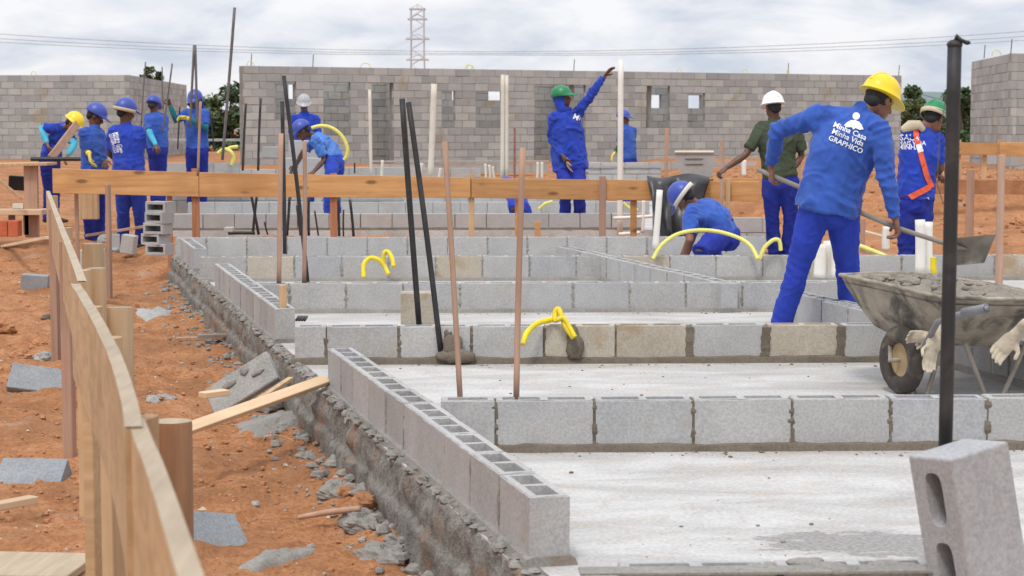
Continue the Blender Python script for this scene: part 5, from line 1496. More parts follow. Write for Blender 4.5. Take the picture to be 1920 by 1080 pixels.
# 10
p10 = person('slim man in purple-blue cap seen from behind, one pale cyan sleeve, near the raised blocks', 28.0,
    dict(head=(288, 198), neck=(290, 213), pelvis=(295, 270), shL=(276, 220, 0), shR=(308, 221, .1), hipL=(288, 282, 0), hipR=(302, 282, 0),
         elL=(281, 250, -1), wrL=(292, 272, -1), elR=(309, 252, 1), wrR=(300, 280, 1), knL=(290, 330, 1), knR=(303, 330, 1), anL=(290, 378, 1), anR=(303, 378, 1)),
    face=(.3, .9, -.35), feet=(0, 1), voxel=.016, shirt='blue', sleeve='short', sleeve_m='cyan', trousers='navy', skin='skin_dk', hat=('cap', 'h_blue', None), scale=.95)
# 11
p11 = person('man seen from behind in royal blue uniform with white print and pale-brimmed blue cap', 22.0,
    dict(head=(236, 210), neck=(236, 234), pelvis=(242, 318), shL=(212, 246, 0), shR=(262, 248, 0), hipL=(230, 335, 0), hipR=(258, 335, 0),
         elL=(206, 290, 1), wrL=(226, 300, 1), elR=(266, 284, .05), wrR=(250, 280, .28), knL=(231, 400, 1), knR=(262, 400, 1), anL=(231, 455, 1), anR=(267, 452, 1)),
    face=(.75, .6, -.2), feet=(.8, .6), hup=(.1, 0, 1), voxel=.014, shirt='blue2', sleeve='short', trousers='navy', skin='skin_dk', hat=('cap', 'h_blue', 'beige'), fat=1.06)
print_text(p11, [('Minha Casa', 221, 268, .052, -1.30), ('Minha Vida', 215, 268, .052, -1.30), ('GRAPHICO', 209, 270, .045, -1.30)])
p11['trousers'].data.materials[0] = M['blue2']
# 12
p12 = person('man in blue cap with yellow glove, standing just left of the man in royal blue', 23.0,
    dict(head=(179, 218), neck=(177, 240), pelvis=(176, 320), shL=(157, 250, -.12), shR=(187, 250, .12), hipL=(166, 335, -.05), hipR=(186, 335, .05),
         elL=(160, 282, -.08), wrL=(167, 288, -.22), elR=(196, 292, 1), wrR=(196, 303, -1), knL=(166, 395, 1), knR=(186, 395, 1), anL=(170, 452, 1), anR=(186, 450, 1)),
    face=(.9, .1, -.45), feet=(1, 0), voxel=.014, shirt='blue', sleeve='short', trousers='navy', skin='skin_dk', hat=('cap', 'h_blue', None), gloves=('glove_y', None), handdir=((.2, -.2, -1), None))
# 13
p13 = person('bending man in yellow helmet with cyan sleeves behind the black bar at the far left', 26.0,
    dict(head=(137, 232, -.1), neck=(122, 240), pelvis=(92, 285, .1), shL=(106, 240, -.15), shR=(118, 238, .18), hipL=(86, 300, -.08), hipR=(98, 300, .08),
         elL=(78, 240, -.12), wrL=(88, 268, -.25), elR=(140, 270, -.1), wrR=(128, 290, -.2), knL=(92, 352, 1), knR=(104, 352, 1), anL=(90, 405, 1), anR=(100, 405, 1)),
    face=(.75, -.2, -.6), feet=(1, 0), hup=(.5, 0, .8), voxel=.015, shirt='blue2', sleeve='short', sleeve_m='cyan', trousers='navy', hat=('helmet', 'h_yellow', None))
# 14 crouching figure half hidden by the board
p14 = person('crouching man in dark blue, mostly hidden by the orange board left of the pointing man', 26.6,
    dict(head=(952, 352), neck=(960, 360), pelvis=(980, 392, .1), shL=(958, 366, -.15), shR=(968, 364, .15), hipL=(978, 398, -.1), hipR=(986, 398, .12),
         elL=(962, 398, -1), wrL=(950, 410, -1), elR=(966, 395, 1), wrR=(950, 408, 1), knL=(962, 392, -1), knR=(966, 392, 1), anL=(972, 432, 1), anR=(978, 432, 1)),
    face=(-.8, -.1, -.6), feet=(-1, 0), hup=(-.5, 0, .8), voxel=.016, shirt='blue2', sleeve='short', trousers='navy', skin='skin_dk', hat=('cap', 'h_blue', None), scale=.95)

# ------------------------------------------------------------------ wheelbarrow
def wheelbarrow():
    Yr = 9.6
    root = thing('wheelbarrow', 'cement-crusted wheelbarrow full of grey mortar, gloves hanging on its handles', 'wheelbarrow', P(1700, 740, 9.3))
    # tray: rim loop and bottom loop (front = left)
    # rim corners (pixel, depth): far-left nose, near corner, near right, far right
    rim = [P(1583, 517, 9.75), P(1590, 515, 10.05), P(1700, 513, 10.3), P(1860, 533, 10.25), P(1965, 555, 9.9), P(1985, 561, 9.15), P(1800, 559, 9.05), P(1745, 553, 9.1), P(1660, 533, 9.4)]
    bot = [P(1642, 612, 9.80), P(1650, 610, 9.95), P(1730, 612, 10.05), P(1800, 618, 10.0), P(1860, 632, 9.75), P(1868, 648, 9.35), P(1790, 648, 9.32), P(1735, 644, 9.38), P(1680, 630, 9.6)]
    n = len(rim)
    def crv(l, k=5):
        r = []
        for i in range(len(l)):
            p0, p1_, p2_, p3x = l[i - 1], l[i], l[(i + 1) % len(l)], l[(i + 2) % len(l)]
            for t in range(k):
                t /= k; r.append(.5 * ((2 * p1_) + (p2_ - p0) * t + (2 * p0 - 5 * p1_ + 4 * p2_ - p3x) * t * t + (3 * p1_ - p0 - 3 * p2_ + p3x) * t ** 3))
        return r
    R, B = crv(rim), crv(bot); N = len(R); rows_ = 9
    vs = []
    for j in range(rows_ + 1):
        t = j / rows_
        for i in range(N):
            p = R[i].lerp(B[i], t); cen = (sum(R, Vector()) / N).lerp(sum(B, Vector()) / N, t)
            o = (p - cen).normalized(); p = p + o * (.012 * math.sin(t * PI) + .006 * noise.noise(p * 14) + .004 * noise.noise(p * 45))
            vs.append(p)
    fs = [(j * N + i, j * N + (i + 1) % N, (j + 1) * N + (i + 1) % N, (j + 1) * N + i) for j in range(rows_) for i in range(N)]
    fs.append(tuple(rows_ * N + i for i in range(N)))
    inner_ = []
    cR = sum(R, Vector()) / N
    for j in range(rows_ + 1):
        for i in range(N):
            p = vs[j * N + i]; inner_.append(p + (cR - p).normalized() * .008 + Vector((0, 0, .002)))
    k0 = len(vs); vs += inner_; fs += [tuple(k0 + q for q in reversed(f)) for f in list(fs)]
    mb = MB(); mb.add(vs, fs); mb.obj('tray', M['barrow'], root, smooth=True)
    mb = MB(); mb.loft(R + [R[0], R[1]], [.0095] * (N + 2), n=8, dome=False); mb.obj('tray_rim', M['barrow'], root, smooth=True)
    # mortar heap
    cen = P(1775, 535, 9.72); gxn = 60; vs = []
    cR = sum(R, Vector()) / N
    rr = 16; A_ = 80
    vs.append(cR + Vector((0, 0, .05)))
    for j in range(1, rr + 1):
        for i in range(A_):
            q = i / A_ * N; i0 = int(q); p = R[i0 % N].lerp(R[(i0 + 1) % N], q - i0)
            t = j / rr; v = cR.lerp(p, t * .97)
            v.z += -.035 + .045 * (1 - t ** 2) + .05 * noise.fractal(v * 6, .7, 2.2, 5) * (1 - t ** 6) + .02 * abs(noise.noise(v * 22)) * (1 - t ** 8)
            vs.append(v)
    fs = [(0, 1 + i, 1 + (i + 1) % A_) for i in range(A_)] + [(1 + (j - 1) * A_ + i, 1 + j * A_ + i, 1 + j * A_ + (i + 1) % A_, 1 + (j - 1) * A_ + (i + 1) % A_) for j in range(1, rr) for i in range(A_)]
    mb = MB(); mb.add(vs, fs)
    rnd = random.Random(11)
    for i in range(70):
        q = rnd.random() * N; i0 = int(q); p = R[i0 % N].lerp(R[(i0 + 1) % N], q - i0); t = rnd.random() ** .6 * .86
        v = cR.lerp(p, t); v.z += -.03 + .075 * (1 - t ** 2); r = rnd.uniform(.010, .034)
        lump(mb, v - Vector((0, 0, .012)), (r * 1.6, r, r * .6), i, Matrix.Rotation(rnd.random() * 3, 3, 'Z'), .45, 10, 7)
    tag(mb.obj('mortar_heap', M['mix'], smooth=True), 'heap of grey wet mortar filling the wheelbarrow tray', 'mortar', kind='thing')
    # wheel
    hub = G(1690, 739, 0); rad = .170
    ax = Vector((-.93, -.37, 0)).normalized(); fw = Vector((ax.y, -ax.x, 0)).normalized()
    wz = hub.z; hub.z = rad + .001
    def ringpts(r, off=0, k=36): return [hub + fw * r * math.cos(2 * PI * i / k) + Vector((0, 0, 1)) * r * math.sin(2 * PI * i / k) + ax * off for i in range(k)]
    mb = MB(); k = 40; m_ = 12; vs = []
    for i in range(k):
        an = 2 * PI * i / k; d = fw * math.cos(an) + Vector((0, 0, 1)) * math.sin(an)
        for j in range(m_):
            b_ = 2 * PI * j / m_; tr = (.003 if i % 2 and math.cos(b_) > .3 else 0)
            vs.append(hub + d * (rad - .045 + (.045 + tr) * math.cos(b_)) + ax * .042 * math.sin(b_))
    mb.add(vs, [(i * m_ + j, ((i + 1) % k) * m_ + j, ((i + 1) % k) * m_ + (j + 1) % m_, i * m_ + (j + 1) % m_) for i in range(k) for j in range(m_)])
    wh = thing('wheel', None, None, hub); wh.parent = root; wh.matrix_parent_inverse = parent_inv(root)
    def sub(mb, name, m): 
        o = link(name, mb.mesh(name, M[m], True)); o.parent = wh; o.matrix_parent_inverse = (Matrix.Translation(root.location) @ Matrix.Translation(-root.location) @ Matrix.Translation(hub)).inverted(); return o
    sub(mb, 'tyre', 'tyre')
    mb = MB(); 
    prof = [(.118, .034), (.112, .036), (.100, .012), (.060, .006), (.030, .010), (.0, .022)]
    for sgn in (-1, 1):
        vs = []; k = 32
        for (r, o_) in prof[:-1]:
            for p in ringpts(r, sgn * o_, k): vs.append(p)
        L = len(prof) - 1; vs.append(hub + ax * sgn * .014)
        mb.add(vs, [(i * k + j, i * k + (j + 1) % k, (i + 1) * k + (j + 1) % k, (i + 1) * k + j) for i in range(L - 1) for j in range(k)] + [((L - 1) * k + j, (L - 1) * k + (j + 1) % k, len(vs) - 1) for j in range(k)])
    sub(mb, 'rim', 'rim')
    mb = MB(); mb.tube(hub - ax * .075, hub + ax * .075, .011, n=10); sub(mb, 'axle', 'barrow_leg')
    # frame
    def fr(pts, r, name, m='barrow_leg'):
        mb = MB(); mb.loft(pts, [r] * len(pts), n=10); return mb.obj(name, M[m], root, smooth=True)
    fr([hub + ax * .065, P(1668, 630, 9.5), P(1732, 652, 9.2)], .012, 'fork')
    fr([P(1732, 652, 9.2), P(1758, 604, 9.0), P(1795, 591, 8.8), P(1848, 578, 8.55)], .015, 'handle', 'grip')
    h = P(1848, 578, 8.55); dgr = (h - P(1800, 588, 8.72)).normalized()
    mb = MB(); mb.tube(h - dgr * .16, h + dgr * .004, .021, n=14); mb.obj('grip', M['grip'], root, smooth=True)
    mb = MB(); mb.tube(h + dgr * .003, h + dgr * .006, .015, n=14); mb.obj('grip_hole_shade_disc', M['dark'], root)  # black disc on the closed end stands for the shade inside the tube
    fr([hub - ax * .065, P(1740, 640, 9.6), P(1860, 640, 9.9), P(1960, 600, 9.4), P(2010, 590, 9.1)], .017, 'handle', 'grip')
    # stays and legs
    fr([P(1684, 634, 9.55), P(1712, 742, 9.32)], .011, 'leg'); 
    fr([P(1700, 636, 9.7), P(1716, 741, 9.35)], .009, 'brace')
    fr([P(1765, 648, 9.3), P(1738, 742, 9.30)], .012, 'leg')
    fr([P(1810, 645, 9.25), P(1847, 742, 9.30)], .012, 'leg')
    fr([P(1925, 640, 9.35), P(1880, 742, 9.30)], .012, 'leg')
    fr([P(1858, 650, 9.5), P(1860, 700, 9.5)], .006, 'brace')
    return root
wheelbarrow()
def glove(label, w, fd, pn, k=1.25, curl=.15, side_=1, cuff=None):
    mb = MB(); hand(mb, w, fd, pn, k, curl, side_)
    c = cuff if cuff else w - fd.normalized() * .09
    mb.loft([c, w.lerp(c, .4), w + fd.normalized() * .02], [(.048, .03), (.04, .026), (.042, .024)], n=12)
    me = remesh(mb, .006, 1, lambda v: .0025 * noise.noise(v * 45))
    me.materials.clear(); me.materials.append(M['glove']); me.polygons.foreach_set('use_smooth', [True] * len(me.polygons))
    o = link('work_glove', me); c0 = sum((v.co for v in me.vertices), Vector()) / len(me.vertices)
    for v in me.vertices: v.co -= c0
    o.location = c0
    return tag(o, label, 'glove', 'cream gloves on the wheelbarrow')
glove('cream cotton glove dangling left of the near black pole', P(1752, 640, 9.1), Vector((-.25, 0, -1)), Vector((.3, -1, 0)), .98, .3, 1, P(1775, 615, 9.12))
glove('cream glove thumb and cuff sticking out sideways under the tray, behind the dangling one', P(1745, 632, 9.2), Vector((-1, 0, .05)), Vector((0, -1, -.2)), .85, .4, -1, P(1780, 630, 9.2))
glove('cream cotton glove at the right picture edge hung on the far handle', P(1905, 628, 9.05), Vector((-.75, 0, -.75)), Vector((.2, -1, .2)), 1.15, .45, -1, P(1930, 608, 9.0))

# tilted block at the lower right and other loose blocks
def slotted_block(W=.155):
    mb = MB(); mb.box((0, 0, 0), (.39, W, BH)); me = mb.mesh('block', M['block']); bevel_mesh(me, .006, 2)
    o = bpy.data.objects.new('t', me); col.objects.link(o); cut = MB()
    for sx_ in (-.088, .088):
        n = 20; vs = []
        for z_ in (-.07, .2):
            for i in range(n):
                an = 2 * PI * i / n; k = .6 + .4 * (z_ > 0)
                vs.append((sx_ + .068 * math.copysign(abs(math.cos(an)) ** .5, math.cos(an)), .030 * math.copysign(abs(math.sin(an)) ** .6, math.sin(an)), z_))
        cut.add(vs, [tuple(range(n))[::-1], tuple(range(n, 2 * n))] + [(i, (i + 1) % n, n + (i + 1) % n, n + i) for i in range(n)])
    co_ = bpy.data.objects.new('t2', cut.mesh('t2')); col.objects.link(co_)
    m_ = o.modifiers.new('b', 'BOOLEAN'); m_.operation = 'DIFFERENCE'; m_.solver = 'EXACT'; m_.object = co_
    dg = bpy.context.evaluated_depsgraph_get(); r = bpy.data.meshes.new_from_object(o.evaluated_get(dg))
    bpy.data.objects.remove(o); bpy.data.objects.remove(co_)
    if not r.materials: r.materials.append(M['block'])
    return r
def orient(yaw, tilt_left, pitch=0.0):
    # block standing on end: its length along Z
    stand = Matrix(((0, 0, -1), (0, 1, 0), (1, 0, 0)))       # local x -> world z, local z -> world -x  (hollow face to the left)
    return Matrix.Rotation(math.radians(-tilt_left), 3, 'Y') @ Matrix.Rotation(math.radians(pitch), 3, 'X') @ Matrix.Rotation(math.radians(yaw), 3, 'Z') @ stand
cpos = P(1819, 985, 4.68)
o = bpy.data.objects.new('concrete_block', slotted_block()); col.objects.link(o); m4 = orient(30, 10, 0).to_4x4(); m4.translation = cpos; o.matrix_world = m4
tag(o, 'big grey hollow block standing on end and leaning left in the lower right corner', 'concrete block')

def lay(label, px, py, z, yaw, tx=0, ty=0, kind='block', name='concrete_block', scale=1.0, hollow=True, dz=0.0, L=.39, group=None, W=.125):
    p = G(px, py, z); g = gz(p.x, p.y)
    o = bpy.data.objects.new(name, get_block(kind, L, hollow, 5, W)); col.objects.link(o)
    o.location = (p.x, p.y, p.z + dz); o.rotation_euler = (math.radians(tx), math.radians(ty), math.radians(yaw))
    return tag(o, label, 'concrete block', group)
lay('broken grey block piece lying tilted left of the fence by the rocks', 76, 722, -.22, 5, -48, 8, L=.36, hollow=False, kind='block_wet')
lay('grey block lying flat and half buried near the bottom of the left fence', 62, 905, -.28, -4, -55, 0, hollow=False, L=.30, kind='block_wet')
lay('small bluish block half sunk in the earth, farther up the left edge', 66, 533, -.2, 4, 3, 4, L=.25, hollow=False, kind='block_wet')
lay('bluish grey block tipped against the round post inside the fence', 384, 1015, -.24, 50, -45, 12, L=.30, hollow=False, kind='block_wet')
# leaning slab fragment with crust
p = P(452, 725, 8.9)
mb = MB(); mb.box((0, 0, 0), (.42, .05, .19)); me = mb.mesh('slab_fragment', M['rubble']); bevel_mesh(me, .006)
o = link('slab_fragment', me); o.location = P(455, 722, 10.6); o.rotation_euler = (math.radians(-30), math.radians(-32), math.radians(-6))
tag(o, 'broken grey slab propped slantwise beside the foundation above the plank', 'slab fragment')
crust = MB()
for i in range(3): lump(crust, Vector((random.uniform(-.15, .15), -.03, random.uniform(-.07, .07))), (random.uniform(.02, .05), .012, random.uniform(.01, .03)), i)
c_ = link('crust', crust.mesh('crust', M['mortar_grey'], True)); c_.parent = o; c_['kind'] = 'stuff'
# plank leaning there
def plank(label, a_, b2, w, th, m, roll=0.0, cat='plank'):
    d = (b2 - a_); L = d.length; R3 = d.to_track_quat('X', 'Z').to_matrix() @ Matrix.Rotation(roll, 3, 'X')
    mb = MB(); mb.box((0, 0, 0), (L, w, th)); me = mb.mesh('plank', M[m]); bevel_mesh(me, min(w, th) * .1)
    o = link('plank', me); m4 = R3.to_4x4(); m4.translation = (a_ + b2) / 2; o.matrix_world = m4
    return tag(o, label, cat)
plank('fresh cut plank slanting from the fence post up to the foundation', P(330, 812, 8.35), P(612, 712, 9.55), .06, .026, 'plank', .5)
plank('thin brown stick lying behind the fresh plank against the foundation', P(470, 760, 9.5), P(545, 710, 10.0), .03, .02, 'stake')
plank('short pale batten on the earth at the top end of the broken slab', P(378, 741, 10.1), P(425, 735, 10.2), .07, .03, 'plank')
plank('weathered board lying flat at the very bottom left corner', G(-40, 1062, -.2), G(155, 1066, -.2), .35, .03, 'board_top')
plank('pointed pale splinter of wood at the left edge above the bottom board', G(-20, 952, -.18), G(64, 936, -.18), .06, .03, 'plank')
plank('thin grey plank lying on the earth halfway up the path', G(330, 636, -.22), G(440, 632, -.20), .06, .025, 'stake_pink')
plank('grey-brown plank end beside the halfway plank', G(370, 630, -.18), G(438, 628, -.18), .05, .02, 'mortar_grey')
plank('long thin rail low behind the left fence, nearest to the fence', G(-20, 467, -.2), P(88, 446, 18), .05, .03, 'plank')
plank('wooden rail crossing behind the legs of the two men at the left', P(160, 442, 21.6), P(275, 424, 21.8), .04, .03, 'stake_pink')
# stick with clay ball
mb = MB(); a_, b2 = G(562, 970, -.24), G(672, 954, -.20); mb.loft([a_, a_.lerp(b2, .5) + Vector((0, 0, .004)), b2], [.010, .013, .012], n=8)
tag(mb.obj('stick', M['stake_pink'], smooth=True), 'muddy stick lying on the earth pointing at the clay lump', 'stick')
mb = MB(); lump(mb, G(682, 950, -.22) + Vector((0, 0, .02)), (.05, .04, .04), 3, amp=.35)
tag(mb.obj('clay_lump', M['clod'], smooth=False), 'orange clay lump at the end of the muddy stick', 'clay lump')
mb = MB(); pts = [G(492, 832, -.24), G(498, 822, -.21), G(515, 819, -.20), G(535, 823, -.22), G(551, 831, -.24)]; mb.loft([p + Vector((0, 0, .01)) for p in pts], [.003] * 5, n=6)
tag(mb.obj('pale_root', M['beige'], smooth=True), 'thin pale looped root on the orange earth', 'root')

# rocks and chunks
def rock(label, px, py, z, r, m='clod', seed=0, flat=.6, cat='rock', sub=(18, 12), lift=.3, grp=None):
    p = G(px, py, z)
    if p.x > Lx(p.y) - .14 - r * .4 and p.y < 19: p.x = Lx(p.y) - .14 - r * .4
    p.z = gz(p.x, p.y) + r * flat * lift
    mb = MB(); lump(mb, (0, 0, 0), (r, r * .85, r * flat), seed, amp=.33, nu=sub[0] + 6, nv=sub[1] + 4)
    o = link('rock', mb.mesh('rock', M[m])); o.location = p; o.rotation_euler = (0, 0, seed * 1.3)
    return tag(o, label, cat, grp)
rock('angular orange rock left of the broken block piece', 38, 682, -.27, .09, seed=1)
rock('smaller orange rock upper right of the angular one', 72, 658, -.27, .07, seed=2)
rock('grey mortar chunk touching the top of the broken block piece', 84, 676, -.24, .07, 'rubble', 3)
rock('brown rock at the left picture edge above the broken block', 18, 722, -.27, .06, 'clod', 4)
rock('round tan rock cut by the left picture edge', 2, 640, -.27, .10, 'clod', 5)
rock('dark dirty rock beside the fence foot', 88, 606, -.27, .055, 'mortar', 6)
rock('dark reddish rock under the small bluish block', 40, 562, -.27, .05, 'clod', 7)
rock('grey rubble chunk beyond the round posts near the stacked blocks', 200, 488, -.27, .12, 'rubble', 8)
rock('pale rubble chunk next to the grey one near the stacked blocks', 216, 502, -.27, .08, 'rubble', 9)
rock('pinkish concrete chunk at the foot of the foundation near the stick', 712, 932, -.27, .10, 'mortar_grey', 11, .5, lift=-.1)
rock('reddish clod wedged beside the pinkish chunk', 738, 938, -.27, .045, 'clod', 12)
rock('grey crumbled mortar chunk farther down the foundation', 740, 985, -.27, .10, 'mortar_grey', 13, .5, lift=-.1)
rock('large crumbled mortar chunk lowest down the foundation', 812, 1040, -.27, .12, 'mortar_grey', 14, .5, lift=-.1)
rock('grey mortar chunk under the slanting plank\'s upper end', 560, 768, -.27, .12, 'rubble', 15, .35)
rock('pale mortar chunk lying left of the broken propped slab', 302, 752, -.27, .10, 'rubble', 16, .35)
rock('small grey mortar chunk half way along the foundation foot', 640, 845, -.25, .06, 'mortar_grey', 17, .5, lift=-.1)
def patch(name, label, pts, z, m, seed=0):
    c0 = [G(x_, y_, z) for x_, y_ in pts]; n0 = len(c0); cen = sum(c0, Vector()) / n0; vs = []; K = 4; per = []
    for i in range(n0):
        for k in range(K):
            p = c0[i].lerp(c0[(i + 1) % n0], k / K); p += (p - cen) * .12 * noise.noise(p * 6 + Vector((seed, 0, 0))); per.append(p)
    n = len(per); rr = 6; vs = [Vector((cen.x, cen.y, gz(cen.x, cen.y) + .022))]
    for j in range(1, rr + 1):
        for p in per:
            q = cen.lerp(p, j / rr); q.z = gz(q.x, q.y) + .022 * (1 - (j / rr) ** 3) - (.012 if j == rr else 0) + .006 * noise.noise(q * 18); vs.append(q)
    mb = MB(); mb.add(vs, [(0, 1 + i, 1 + (i + 1) % n) for i in range(n)] + [(1 + (j - 1) * n + i, 1 + j * n + i, 1 + j * n + (i + 1) % n, 1 + (j - 1) * n + (i + 1) % n) for j in range(1, rr) for i in range(n)])
    return tag(mb.obj(name, M[m], smooth=True), label, 'mortar spill')
patch('mortar_spill', 'flat grey mortar spill on the earth at the bottom between fence and foundation', [(440, 1062), (500, 1040), (560, 1024), (600, 1024), (590, 1036), (530, 1050), (470, 1066)], -.25, 'mortar_grey', 1)
patch('mortar_spill', 'bluish dried mortar spill farther up the path beside the pale round post', [(252, 575), (300, 570), (325, 575), (318, 590), (270, 596), (252, 588)], -.25, 'rubble', 2)
patch('mortar_spill', 'grey mortar spill spread under the slanting plank', [(430, 790), (500, 770), (590, 765), (640, 790), (560, 800), (470, 808)], -.25, 'mortar_grey', 3)

# scattered clods and crumbs (uncountable)
def scatter(name, n, region, rmin, rmax, m, seed, kind='stuff', dens=None):
    rnd = random.Random(seed); mb = MB(); c = 0
    shapes = []
    for k in range(6):
        t = MB(); t.ell((0, 0, 0), (1, .85, .6), None, 6, 4); shapes.append(([Vector(v) * rnd.uniform(.7, 1.25) for v in t.v], t.f))
    while c < n:
        x_ = rnd.uniform(region[0], region[1]); y_ = rnd.uniform(region[2] ** .5, region[3] ** .5) ** 2
        if dens and rnd.random() > dens(x_, y_): continue
        c += 1; r = rmin * (rmax / rmin) ** (rnd.random() ** 2.2); sv, sf = shapes[rnd.randrange(6)]; an = rnd.random() * 6
        z = gz(x_, y_) + r * .25; ca, sa = math.cos(an), math.sin(an)
        mb.add([(x_ + r * (v.x * ca - v.y * sa), y_ + r * (v.x * sa + v.y * ca), z + r * v.z) for v in sv], sf)
    return tag(mb.obj(name, M[m], loc=(0, 0, 0)), None, None, None, kind)
def grit(name, n, m, seed, rmin, rmax):
    rnd = random.Random(seed); mb = MB()
    Ys = [G(826, 752, .21).y, G(552, 613, .21).y, G(474, 532, .21).y]
    for i in range(n):
        if i % 3: 
            y0 = rnd.choice(Ys); x_ = rnd.uniform(-.9, 4); y_ = y0 + (x_) * .035 - abs(rnd.gauss(0, .07)) - .015
        else: x_ = rnd.uniform(-.2, 3); y_ = rnd.uniform(5.2, 12)
        if x_ < Lx(y_) + .16: continue
        r = rmin * (rmax / rmin) ** (rnd.random() ** 2); t = MB(); t.ell((x_, y_, r * .3), (r * rnd.uniform(.8, 1.6), r, r * .5), Matrix.Rotation(rnd.random() * 3, 3, 'Z'), 6, 4); mb.add(t.v, t.f)
    return tag(mb.obj(name, M[m], loc=(0, 0, 0)), kind='stuff')
grit('slab_grit', 420, 'mortar', 8, .002, .010)
grit('slab_dust_lumps', 300, 'mix', 9, .002, .009)
near_f = lambda x_, y_: 0 if x_ > Lx(y_) - .04 else math.exp(-(Lx(y_) - .1 - x_) / .22)
scatter('soil_crumbs', 6000, (-5.6, 1.2, 4.5, 22), .004, .022, 'clod', 1, dens=lambda x_, y_: 0 if x_ > Lx(y_) - .05 else (.35 + .65 * max(0, noise.noise(Vector((x_ * 1.5, y_ * 1.5, 0))) * 2)))
scatter('mortar_crumbs', 700, (-5.6, 1.2, 4.5, 19.5), .005, .026, 'rubble', 2, dens=near_f)
scatter('foundation_droppings', 900, (-5.0, 1.2, 4.5, 19.5), .012, .045, 'mortar_grey', 3, dens=lambda x_, y_: 0 if x_ > Lx(y_) - .03 else math.exp(-(Lx(y_) - .03 - x_) / .07))
scatter('pale_pebbles', 260, (-5.6, 1.0, 4.5, 20), .006, .02, 'beige', 4, dens=lambda x_, y_: 0 if x_ > Lx(y_) - .1 else .6)
scatter('far_soil_crumbs', 2500, (2.8, 14, 19.8, 44), .012, .07, 'clod', 5, dens=lambda x_, y_: 1)
# mortar droppings along the slab edge beside the near side wall
mb = MB(); rnd = random.Random(5)
for i in range(420):
    y_ = rnd.uniform(4.6, 19.2); x_ = Lx(y_) - rnd.uniform(.0, .055); r = rnd.uniform(.006, .022)
    lump(mb, (x_, y_, .004 + r * .2), (r * 1.3, r * 1.5, r * .8), i, amp=.5, nu=7, nv=5)
tag(mb.obj('slab_edge_droppings', M['mortar_grey'], loc=(0, 0, 0)), kind='stuff')

# black tarp over the board
def tarp():
    nU, nV = 26, 30; vs = []
    for j in range(nV + 1):
        v = j / nV
        for i in range(nU + 1):
            u = i / nU
            if v < .25:   # behind / over the board top
                w = v / .25; xl, xr = 1213, 1330; y_ = 332 + 4 * math.sin(u * 7); x_ = xl + (xr - xl) * u; Y = 21.25 - w * .45
                p = P(x_, y_ - 2 + 4 * (1 - w) * u, Y)
            else:
                w = (v - .25) / .75; xl = 1213 + 26 * w + 3 * math.sin(w * 8); xr = 1330 - 45 * w; x_ = xl + (xr - xl) * u
                y_ = 336 + (485 - 336) * w; Y = 20.78 - .35 * w
                p = P(x_, y_, Y - .10 * math.sin(u * 9 + 2 * math.sin(w * 4)) * (.3 + w * .7) - .03 * noise.noise(Vector((u * 9, w * 5, 0))))
            vs.append(p)
    N = nU + 1; fs = [(j * N + i, j * N + i + 1, (j + 1) * N + i + 1, (j + 1) * N + i) for j in range(nV) for i in range(nU)]
    mb = MB(); mb.add(vs, fs); o = mb.obj('plastic_tarp', M['tarp'], smooth=True)
    s_ = o.modifiers.new('s', 'SOLIDIFY'); s_.thickness = .006
    tag(o, 'crumpled black plastic tarp draped over the orange board behind the crouching man', 'tarp')
tarp()
mb = MB(); mb.loft([P(1262, 338, 21), P(1290, 335, 21), P(1320, 341, 21), P(1336, 337, 21)], [(.05, .02), (.06, .03), (.05, .025), (.02, .01)], n=8); tag(mb.obj('folded_plastic', M['tarp'], smooth=True), 'folded black plastic lying on top of the board by the mortar tub', 'plastic sheet')
# grey tub
def tub():
    Y = 24.6; root = thing('mortar_tub', 'grey rectangular mortar tub standing upright behind the black tarp', 'tub', P(1300, 335, Y))
    cs = [(1265, 285), (1338, 285), (1341, 300), (1338, 325), (1325, 335), (1290, 336), (1275, 325), (1268, 305)]
    fr_ = [P(x_, y_, Y) for x_, y_ in cs]; c_ = sum(fr_, Vector()) / 8; bk = [c_.lerp(p, .88) + Vector((0, .28, 0)) for p in fr_]
    mb = MB(); n = 8; mb.add(fr_ + bk, [tuple(range(n))[::-1], tuple(range(n, 2 * n))] + [(i, (i + 1) % n, n + (i + 1) % n, n + i) for i in range(n)]); mb.obj('shell', M['block'], root)
    mb = MB(); mb.tube(fr_[0] + Vector((0, -.01, 0)), fr_[1] + Vector((0, -.01, 0)), .018, n=8); mb.obj('lip', M['pvc_old'], root)
    for yy in (297, 307): mb = MB(); mb.tube(P(1285, yy, Y - .01), P(1318, yy, Y - .01), .008, n=6); mb.obj('rib', M['mortar_far'], root)
tub()

# stacked hollow blocks at the left (hollows towards us)
def estack():
    root = None
    data = [(300, 388, 4, 'hollow block on top of the stack beside the man in royal blue'), (299, 408, -6, 'second hollow block from the top of the stack by the man in royal blue'),
            (296, 428, 3, 'third hollow block down the stack by the man in royal blue, pushed left'), (292, 448, -4, 'fourth hollow block down the stack by the man in royal blue'), (300, 467, 5, 'bottom hollow block of the stack by the man in royal blue')]
    for (px_, py_, yaw, lab) in data:
        c = P(px_, py_, 20.0 + random.uniform(-.03, .03))
        R3 = Matrix.Rotation(math.radians(yaw - 25), 3, 'Z') @ Matrix.Rotation(PI / 2, 3, 'X') @ Matrix.Rotation(0, 3, 'Z')
        o = bpy.data.objects.new('concrete_block', get_block('block', .24, True, 9, .115, .19)); col.objects.link(o)
        m4 = R3.to_4x4(); m4.translation = c; o.matrix_world = m4; tag(o, lab, 'concrete block', 'stack of hollow blocks at the left')
estack()
